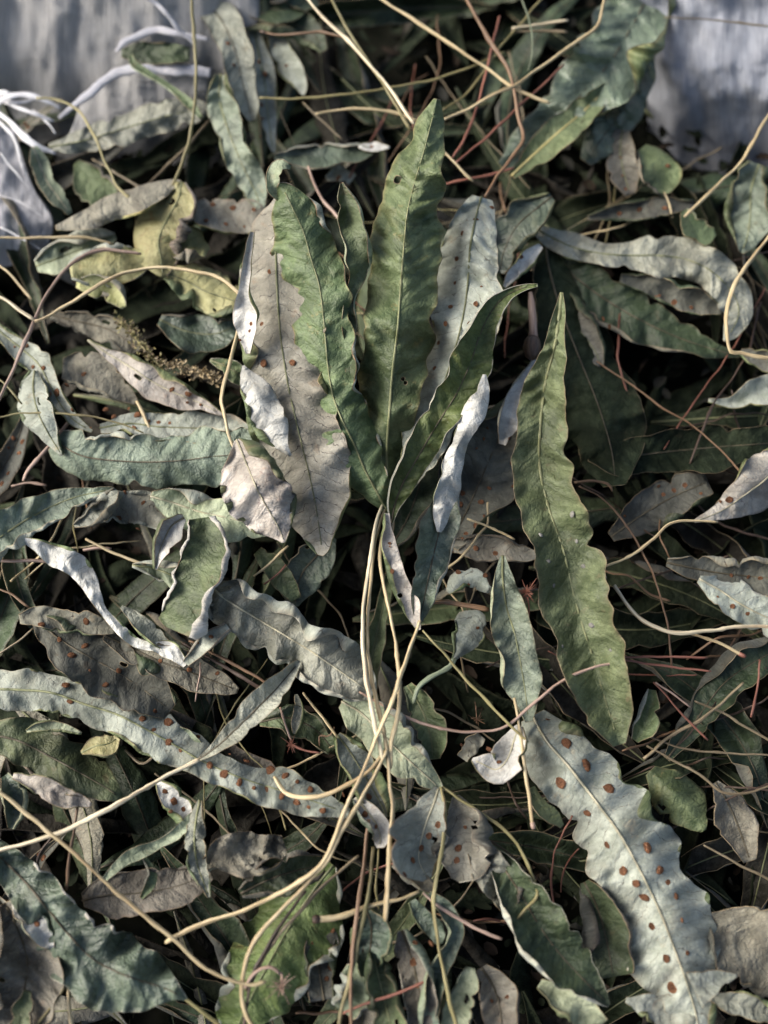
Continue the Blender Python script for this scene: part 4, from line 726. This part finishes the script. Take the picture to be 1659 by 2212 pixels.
S_('arched straw stalk left of the tall leaf tip', [(680,248,140),(730,238,145),(790,236,150),(850,243,152),(905,262,150)], 3.8, 'tan')
S_('thin brown stalk falling left of the arched straw stalk', [(655,222,80),(700,265,85),(740,302,80)], 2.2, 'dim')
S_('pale stalk piece at the top beside the thick reddish stalk', [(1105,62,165),(1160,54,168),(1226,44,172)], 4, 'pale')
S_('second pale stalk piece under the first at the top', [(1105,68,158),(1170,68,160),(1226,70,160)], 3.4, 'dim')
S_('thin curly grey thread at the top border', [(1122,-15,190),(1142,40,188),(1150,90,186),(1148,125,182),(1140,152,178)], 1.8, 'green')
S_('short pale stalk piece right of the tall leaf', [(948,318,150),(985,355,148),(1022,392,145)], 3.4, 'tan')
S_('orange stalk piece below the folded olive leaf', [(940,405,120),(1000,390,125),(1060,378,128),(1110,362,130)], 3.2, 'red')
S_('straw stalk running in from the right border at the top', [(1690,200,130),(1650,265,128),(1605,345,125),(1560,390,120),(1525,425,116),(1478,468,110)], 3.8, 'tan')
S_('looped straw stalk hanging at the right border', [(1668,500,160),(1645,530,158),(1612,575,155),(1585,620,152),(1572,665,150),(1570,715,148),(1578,758,145),(1600,762,142),(1630,768,140),(1680,775,138)], 4.4, 'tan')
S_('thin brown stalk across the black gap at the right', [(1290,780,40),(1360,830,45),(1430,880,48),(1490,915,50),(1550,965,52),(1606,1028,50)], 2.2, 'brown')
S_('thin stalk lying on the bluish sack', [(1435,38,120),(1520,42,125),(1600,50,130),(1690,62,135)], 2, 'dim')
S_('orange brown stalk loop right of the tall right leaf', [(1240,1042,70),(1280,1038,76),(1312,1045,80),(1322,1062,78)], 3, 'brown')
S_('long thin brown stalk falling right of the tall right leaf', [(1250,1050,70),(1300,1075,75),(1345,1125,75),(1390,1195,72),(1420,1265,68),(1440,1340,64),(1452,1446,60)], 2.2, 'brown')
S_('wavy tan stalk running into the pale leaf at the right border', [(1306,1224,75),(1360,1202,80),(1410,1165,84),(1440,1135,86),(1470,1125,86),(1520,1125,84),(1550,1128,80)], 2.8, 'tan')
S_('curved bright straw stalk at the right', [(1327,1264,105),(1350,1300,108),(1385,1338,110),(1430,1360,112),(1480,1367,112),(1540,1360,112),(1600,1353,110),(1690,1356,108)], 4.2, 'pale')
S_('short straw stalk end below the curved bright stalk', [(1480,1365,88),(1540,1385,90),(1604,1416,90)], 3.4, 'tan', tip='red')
S_('upper of two thin red needles right of the tall leaf', [(1342,1420,98),(1430,1419,92),(1528,1420,85)], 2.2, 'red')
S_('lower of two thin red needles right of the tall leaf', [(1345,1426,98),(1430,1438,90),(1536,1450,80)], 2.2, 'red')
S_('thin red needle falling at the right below the pair', [(1412,1475,70),(1470,1540,66),(1528,1598,60)], 2, 'red')
S_('thin pink needle close above the falling red needle', [(1416,1474,75),(1455,1500,72),(1492,1528,70)], 2, 'pink')
S_('dim straw stalk slanting up at the lower right', [(1390,1640,50),(1450,1590,54),(1520,1550,58),(1560,1515,58),(1606,1475,58)], 3, 'dim')
S_('dim stalk crossing the slanting straw stalk', [(1500,1515,40),(1570,1545,42),(1610,1570,44),(1690,1612,44)], 2.6, 'dim')
S_('reddish dim stalk at the right border', [(1642,1425,30),(1635,1490,32),(1622,1550,30)], 2.6, 'red')
S_('curved dim stalk over the fuzzy round leaf', [(1395,1612,50),(1450,1640,54),(1510,1672,56),(1560,1712,56),(1620,1712,54),(1680,1690,50)], 2.4, 'dim')
S_('thin dim stalk running to the right border', [(1395,1590,40),(1480,1618,44),(1560,1626,46),(1690,1632,46)], 2, 'dim')
S_('faint thin stalk near the lower right border', [(1520,1825,20),(1590,1865,24),(1690,1915,24)], 2.2, 'dim')
S_('thin pink brown bowed stalk under the tall right leaf', [(775,1495,95),(830,1525,100),(890,1555,104),(960,1575,106),(1030,1580,108),(1090,1570,112),(1140,1530,116),(1190,1488,120),(1240,1458,122),(1290,1440,122),(1342,1430,118)], 2.8, 'pink')
S_('brown tinted stalk crossing the cluster stalks to the lower left', [(906,1340,150),(892,1385,155),(868,1450,160),(848,1515,162),(820,1580,162),(795,1640,160),(760,1720,155),(730,1790,150),(705,1850,145),(672,1886,140),(600,1930,130),(520,1968,120),(430,1998,112),(358,2036,105)], 3.9, 'tan')
S_('long thin olive stalk falling right from the slender pale strip', [(912,1362,115),(950,1402,118),(990,1450,120),(1040,1502,120),(1090,1555,120),(1142,1603,118)], 2.7, 'olive')
S_('straw stalk hanging down beside the crumpled bluish leaf', [(1110,1508,100),(1122,1570,110),(1130,1640,115),(1142,1710,112),(1152,1785,105)], 3.4, 'tan', tip='pink')
S_('leftmost of the straw stalks from the cluster base', [(832,1072,78),(815,1118,118),(805,1170,135),(795,1240,145),(785,1310,150),(784,1380,152),(790,1450,154),(800,1520,155),(812,1580,155),(826,1640,152)], 3.4, 'pale', r1=4.6)
S_('brown and straw stalk running beside the leftmost one', [(836,1090,80),(818,1135,116),(808,1185,128),(803,1240,132),(796,1310,138),(795,1390,142),(802,1460,144),(818,1540,146),(830,1590,148),(838,1640,148),(842,1700,146),(848,1745,144),(842,1820,138),(838,1900,130),(834,1990,122)], 3.3, 'tan', r1=4.4)
S_('straw stalk bowing to the right of the cluster stalks', [(841,1100,80),(824,1160,118),(822,1220,132),(834,1290,140),(850,1360,146),(860,1430,150),(863,1500,150),(856,1560,148),(846,1600,146),(842,1660,140)], 3.2, 'tan', r1=4.2)
S_('long straw stalk sweeping from the crossing to the bottom border', [(835,1622,150),(800,1690,150),(765,1750,148),(735,1800,145),(712,1850,140),(680,1890,135),(640,1935,128),(590,1985,120),(550,2035,112),(528,2090,106),(522,2140,102),(530,2190,100),(560,2240,100)], 4.2, 'tan')
S_('short bright stalk bowed over the end of the whitish spotted leaf', [(832,1622,140),(800,1662,142),(755,1692,138),(705,1716,130),(655,1723,122),(615,1710,112),(592,1678,104)], 3.8, 'tan')
S_('dark edged stalk falling straight to the bottom border', [(796,1770,100),(788,1840,104),(780,1910,106),(770,1980,108),(762,2060,110),(758,2140,110),(760,2240,110)], 3.6, 'brown')
S_('olive stalk falling beside the dark edged stalk', [(806,1830,90),(798,1910,96),(786,1980,100),(768,2060,104),(752,2130,106),(738,2180,106),(728,2250,106)], 4, 'olive')
S_('thin short stalk right of the falling pair', [(818,1835,70),(814,1880,72),(812,1920,72),(818,1968,68)], 2.2, 'olive')
S_('dark brown stalk sloping to the lower left over the broad green leaf', [(776,1848,90),(730,1885,94),(690,1920,98),(650,1965,100),(610,2010,100),(575,2060,98),(550,2110,94),(530,2140,90)], 3.2, 'dim')
S_('dark stalk close along the sweeping straw stalk', [(660,1925,110),(630,1965,108),(600,2005,106),(575,2050,104),(548,2100,100),(535,2160,96),(525,2240,94)], 3, 'dark')
S_('long thin stalk from the left border to the bottom centre', [(-15,1700,130),(50,1752,132),(110,1800,132),(180,1860,130),(250,1925,128),(320,1985,124),(375,2030,120),(420,2075,116),(460,2103,112),(500,2118,110),(545,2128,108),(575,2122,104)], 3.4, 'tan')
S_('brown forked stalk tip at the end of the long thin stalk', [(530,2135,104),(548,2105,108),(570,2092,110),(592,2092,108),(606,2105,104)], 3, 'pink')
S_('thin green stalk of the light green leaf, bent at the lower right', [(955,1700,75),(985,1722,80),(1030,1750,84),(1080,1785,86),(1115,1820,86),(1140,1865,84),(1158,1915,82),(1160,1938,80),(1135,1965,78),(1108,1998,72)], 3, 'olive')
S_('long olive stalk falling from the light green leaf to the bottom border', [(952,1700,80),(962,1760,86),(955,1830,90),(944,1890,92),(937,1950,92),(945,2020,94),(955,2080,94),(970,2150,94),(992,2240,94)], 3.6, 'olive')
S_('thick pale stalk end with dark cut lying level at the bottom', [(906,1925,84),(860,1942,88),(800,1956,90),(745,1976,92),(712,1984,94),(682,1985,95)], 3.0, 'tan', r1=5.6, tip='dark')
S_('pink thin stalk at the lower centre', [(912,1928,74),(950,1960,76),(1000,1990,76),(1050,2015,74),(1085,2028,70)], 2.8, 'pink')
S_('thin red stalk across the bottom centre', [(740,2190,80),(800,2165,84),(860,2145,84),(920,2120,80)], 2.4, 'red')
S_('orange thin stalk between the dark olive leaf and the long bright stalk', [(167,1740,80),(160,1790,82),(150,1850,80),(143,1925,74)], 2.6, 'brown')
S_('tan crooked twig left of the orange thin stalk', [(115,1800,60),(90,1838,62),(80,1862,62),(88,1890,60),(100,1920,56)], 2.6, 'dark')
S_('pale stalk under the glossy dark leaf', [(150,2105,50),(148,2150,56),(150,2190,58),(158,2240,58)], 3.2, 'tan')
S_('olive thin stalk under the glossy dark leaf at the bottom', [(150,2110,60),(125,2155,62),(95,2195,62),(60,2240,62)], 2.4, 'olive')
S_('pinkish stalk at the left under the blue green leaf', [(-10,1212,60),(50,1212,64),(110,1213,60)], 4, 'pink')
S_('straw stalk pointing at the pale green pointed leaf', [(185,1165,70),(235,1190,74),(280,1208,76),(315,1222,74)], 3.2, 'tan')
S_('short thick stalk below the crumpled spotted leaf', [(180,1188,60),(215,1184,62),(240,1186,60)], 3.6, 'pink')
S_('thin brown stalk at the left border ending at the curled green end', [(-10,1268,60),(25,1285,64),(62,1312,62)], 2.4, 'brown')
S_('dim thin stalk in the dark gap at the left', [(0,1412,20),(35,1388,22),(72,1358,24)], 2.4, 'dim')
S_('thin pale stalk standing below the rolled leaf', [(432,1432,60),(430,1470,60),(422,1515,54)], 2, 'pink')
S_('brown stick left of the crinkled leaf, first of the twig bundle', [(395,1390,50),(450,1420,56),(510,1455,58),(570,1490,56)], 3.6, 'dark')
S_('second stick of the twig bundle left of the crinkled leaf', [(410,1384,56),(470,1416,62),(530,1448,64),(580,1478,62)], 2.8, 'brown')
S_('red brown broken stick right of the cluster stalks', [(928,1302,80),(965,1302,84),(1010,1310,84),(1055,1316,80)], 5, 'brown')
S_('tan stalk bent at the joint right of the folded grey green leaf', [(1052,1085,60),(1052,1132,64),(1030,1160,66),(995,1205,66),(958,1235,62)], 2.8, 'tan')
S_('tan stalk lying across the brownish spotted leaf', [(1010,1120,70),(1060,1140,72),(1112,1165,70)], 2.6, 'tan')
S_('thin straw stalk left of the leftmost cluster stalk', [(548,1245,60),(585,1215,64),(622,1180,66)], 2.8, 'tan')
S_('thin dark red stalk by the teal shadowed leaf', [(570,1262,50),(600,1240,52),(618,1220,52)], 2.2, 'red')
S_('thin tan stalk above the pale crossing leaf', [(655,1496,60),(680,1530,64),(705,1562,66),(728,1592,64)], 2.6, 'tan')
S_('wavy thin stalk left of the crossing', [(722,1570,60),(710,1590,58),(690,1590,56),(690,1612,54)], 1.8, 'brown')
S_('thin pink stalk standing above the red seed head', [(605,1528,60),(615,1560,62),(628,1600,62)], 2.2, 'pink')
S_('dim straw stalk below the yellow green leaf', [(270,1620,40),(310,1650,46),(360,1600,50)], 2.6, 'dim')
S_('slanting dim stalk at the left below the broad level leaf', [(160,895,50),(110,960,52),(65,1010,50),(50,1040,46)], 3.4, 'pink')
S_('curved pinkish stalk in the dark gap at the left', [(25,1050,40),(60,1044,42),(100,1048,42)], 3.2, 'pink')
S_('dim twig in the dark area left of the upright straw stalk', [(200,345,30),(250,375,34),(315,412,34)], 3, 'dim')
S_('dull straw twig from the upright stalk to the dark area', [(455,255,60),(410,310,58),(350,370,54),(310,405,50)], 3.2, 'dim')
S_('pinkish stalk below the small leaf between the cluster leaves', [(665,360,100),(690,420,104),(735,475,106),(800,545,106)], 3.4, 'pink')

# ---------------------------------------------------------------- flower heads, bud, moss
def seed_head(label, x, y, h, r, mat, cat='seed head', n=80, stem=None):
    base = at(x, y, h); root = empty('dried_seed_head', base); tag(root, label, cat); r0 = random.Random(int(x))
    V, F = [], []
    for k in range(n):
        d = Vector((r0.gauss(0, 1), r0.gauss(0, 1), abs(r0.gauss(0, .8)))).normalized(); l = r * r0.uniform(.3, 1.0) * U; c = d * l * .25; e = d * l + Vector((r0.gauss(0, .8), r0.gauss(0, .8), r0.gauss(0, .8))) * l
        a = d.orthogonal().normalized(); b = d.cross(a); q = len(V); w_ = r * .05 * U
        for t, s_ in ((0, .5), (.55, 1.1), (1, .35)):
            p = c.lerp(e, t)
            for j in range(5): V.append(p + (a * math.cos(j * 1.257) + b * math.sin(j * 1.257)) * w_ * s_)
        for i in range(2):
            for j in range(5): F.append((q + i * 5 + j, q + i * 5 + (j + 1) % 5, q + i * 5 + 5 + (j + 1) % 5, q + i * 5 + 5 + j))
    link('bristles', mesh('bristles', V, F), [SM[mat]], root)
    if stem: stalk(None, stem, 2.2, mat, h=h, name='stem', parent=root)
seed_head('tangled reddish seed head beside the tall right leaf', 1138, 1280, 80, 15, 'red', stem=[(1138,1290),(1142,1320),(1140,1345)])
seed_head('small red seed head below the crossing of pale stalks', 628, 1608, 64, 8, 'red', stem=[(628,1608),(660,1622),(692,1626)])
seed_head('mauve brown seed head hanging from the brown forked tip at the bottom', 608, 2130, 98, 14, 'pink', n=60, stem=[(606,2100),(610,2118),(612,2150)])
seed_head('little brown seed tuft right of the light green leaf', 1030, 1555, 70, 14, 'brown', n=26)

bud = empty('dried_bud', at(1150, 735, 120)); tag(bud, 'dried bud with pale tube and dark striped cup behind the tall right leaf', 'bud')
def radial(name, P, mat, parent):
    C = at([p[0] for p in P], [p[1] for p in P], [p[2] for p in P]) - np.array(parent.location)
    return link(name, tube_mesh(name, C, np.array([p[3] for p in P]) * U, sides=12), [SM[mat]], parent)
radial('tube', [(1146, 632, 135, 4), (1148, 655, 134, 8), (1151, 690, 130, 9), (1152, 715, 126, 9), (1152, 730, 123, 11)], 'pink', bud)
radial('cup', [(1152, 728, 122, 12), (1150, 738, 120, 18), (1149, 752, 117, 20), (1150, 768, 112, 16), (1152, 778, 108, 6)], 'dark', bud)

def moss(label, pts, h, seed, mat_a, mat_b):
    base = at(pts[0][0], pts[0][1], h); root = empty('moss_sprig', base); tag(root, label, 'moss'); r0 = random.Random(seed)
    S, d = catmull([(p[0], p[1], h) for p in pts], 60); C = at(S[:, 0], S[:, 1], S[:, 2]) - base
    link('stem', tube_mesh('stem', C, np.full(60, 2.4 * U), sides=5), [SM[mat_a]], root)
    for nm, mat, cnt in (('leaflets', mat_b, 150), ('dry_leaflets', 'dim', 60)):
        V, F = [], []
        for _ in range(cnt):
            p = Vector(C[r0.randrange(2, 59)]) + Vector((r0.gauss(0, 7), r0.gauss(0, 7), r0.gauss(0, 6))) * U; a = Vector((r0.gauss(0, 1), r0.gauss(0, 1), r0.gauss(.3, .8))).normalized(); l = r0.uniform(6, 14) * U; b = a.orthogonal().normalized() * l * .3; c_ = a.cross(b).normalized() * l * .15; q = len(V)
            V += [p, p + a * l * .5 + b + c_, p + a * l, p + a * l * .5 - b + c_, p + a * l * .5 - c_]; F += [(q, q + 1, q + 4), (q + 1, q + 2, q + 4), (q + 2, q + 3, q + 4), (q + 3, q, q + 4)]
        o = link(nm, mesh(nm, V, F), [SM[mat]], root, smooth=False); o['kind'] = 'stuff'
moss('green mossy sprig lying in the gap below the olive leaves', [(250,690),(285,715),(305,745),(325,770),(345,790)], 62, 4, 'olive', 'olive')
moss('yellowish brown mossy sprig end left of the bent stalk joint', [(355,785),(395,795),(430,805),(470,820)], 66, 9, 'dim', 'tan')

# ---------------------------------------------------------------- each buried leaf and stalk is told by its look and what it lies next to
MARKS = [('the grey sack hem',330,180),('the frayed sacking',60,330),('the upright straw stalk',412,250),('the light green hanging leaf',500,300),('the arching spotted leaf',495,110),('the bright yellow stalk',760,120),
 ('the tip of the tall upright leaf',940,240),('the thick reddish stalk',1105,170),('the large blue green leaf',1300,130),('the folded leaf with yellow midrib',1215,280),('the rounded yellow green leaf end',1425,385),
 ('the blue green leaf at the right border',1620,450),('the long arching pale leaf',1400,550),('the looped stalk',1575,670),('the teal jagged leaf',1120,490),('the dried bud',1150,740),('the nearly black wide leaf',1270,800),
 ('the black gap',1470,810),('the broad dark green leaf at right',1480,970),('the pale grey leaf at the right border',1620,1050),('the upper half of the tall right leaf',1180,930),('the lower half of the tall right leaf',1260,1380),
 ('the curved bright straw stalk',1450,1360),('the pair of red needles',1440,1430),('the slanting dim straw stalk',1510,1560),('the fuzzy round leaf end',1470,1735),('the dim mauve leaf',1590,1780),('the mauve grey leaf sheet',1610,2040),
 ('the head of the large spotted leaf',1210,1640),('the foot of the large spotted leaf',1460,2080),('the long dark green leaf with pale edge',1180,2010),('the crumpled bluish white leaf',1090,1640),('the wavy light green leaf',1110,1400),
 ('the reddish seed head',1138,1280),('the small leaf with a single spot',1010,1370),('the broken reddish stick',990,1305),('the base of the cluster stalks',820,1130),('the crossing of the pale stalks',820,1600),('the middle of the cluster stalks',830,1370),
 ('the folded pale spotted leaf',920,1790),('the dull olive brown leaf',1000,1820),('the thick cut stalk end',760,1970),('the mauve grey spotted strip',895,2100),('the pale teal leaf at the bottom',995,2160),('the broad bright green leaf',610,2050),
 ('the mauve brown seed head',608,2130),('the crumpled pinkish brown leaf',540,1850),('the crinkled pointed leaf',425,1850),('the flat brown grey leaf',310,1930),('the glossy dark leaf',220,2070),('the creased grey brown leaf',40,2120),
 ('the long bright stalk at lower left',150,1790),('the dark olive leaf at the left border',120,1650),('the left end of the long whitish spotted leaf',80,1500),('the middle of the long whitish spotted leaf',380,1610),('the right end of the long whitish spotted leaf',650,1720),
 ('the narrow creased leaf',550,1540),('the dark spotted leaf at left',230,1430),('the rolled pale leaf',450,1395),('the long crinkled grey leaf',640,1390),('the white twisted leaf',150,1230),('the folded olive leaf with brown rim',430,1240),
 ('the blue green leaf at the left border',80,1120),('the crumpled spotted brownish leaf',270,1105),('the broad level green leaf',330,1000),('the whitish hanging leaf',550,1060),('the silvery folded leaf',85,890),('the fork of stalks at the left border',76,694),
 ('the pinkish pale leaf',340,830),('the mossy sprig',300,740),('the bend of the long straw stalk',515,640),('the olive yellow crumpled leaf',350,490),('the mint coloured leaf',150,545),('the bright pale strip',105,385),('the small curled leaf tip',600,375)]
LOOK = {'shadegreen': 'shaded green', 'shadebrown': 'shaded grey brown', 'dgreen': 'dark green', 'mgreen': 'dull green', 'shade': 'shaded grey spotted', 'dull': 'brownish grey', 'mauve': 'mauve brown', 'teal': 'blue green', 'pale': 'pale'}
LOOKS = {'dark': 'dark', 'dim': 'dull straw', 'brown': 'brown', 'olive': 'olive', 'red': 'reddish', 'tan': 'pale straw'}
used = set()
def place_label(x, y, head):
    for mx, my, nm in sorted(((a, b, c) for c, a, b in MARKS), key=lambda q: math.hypot(q[0] - x, q[1] - y)):
        dx, dy = x - mx, y - my
        v = '' if abs(dy) < .41 * abs(dx) else ('above' if dy < 0 else 'below'); hz = '' if abs(dx) < .41 * abs(dy) else ('left of' if dx < 0 else 'right of')
        t = f"{head} {v + ' and ' + hz if v and hz else v or hz} {nm}"
        if t not in used and len(t.split()) <= 16: used.add(t); return t
for k, o, top, W, x, y in FILL: o['label'] = place_label(x, y, ('narrow ' if W < 27 else 'wider ') + LOOK[top] + ' leaf half buried')
for k, o, mt, W, x, y in FILLST: o['label'] = place_label(x, y, 'thin ' + LOOKS[mt] + ' stalk deep between leaves')
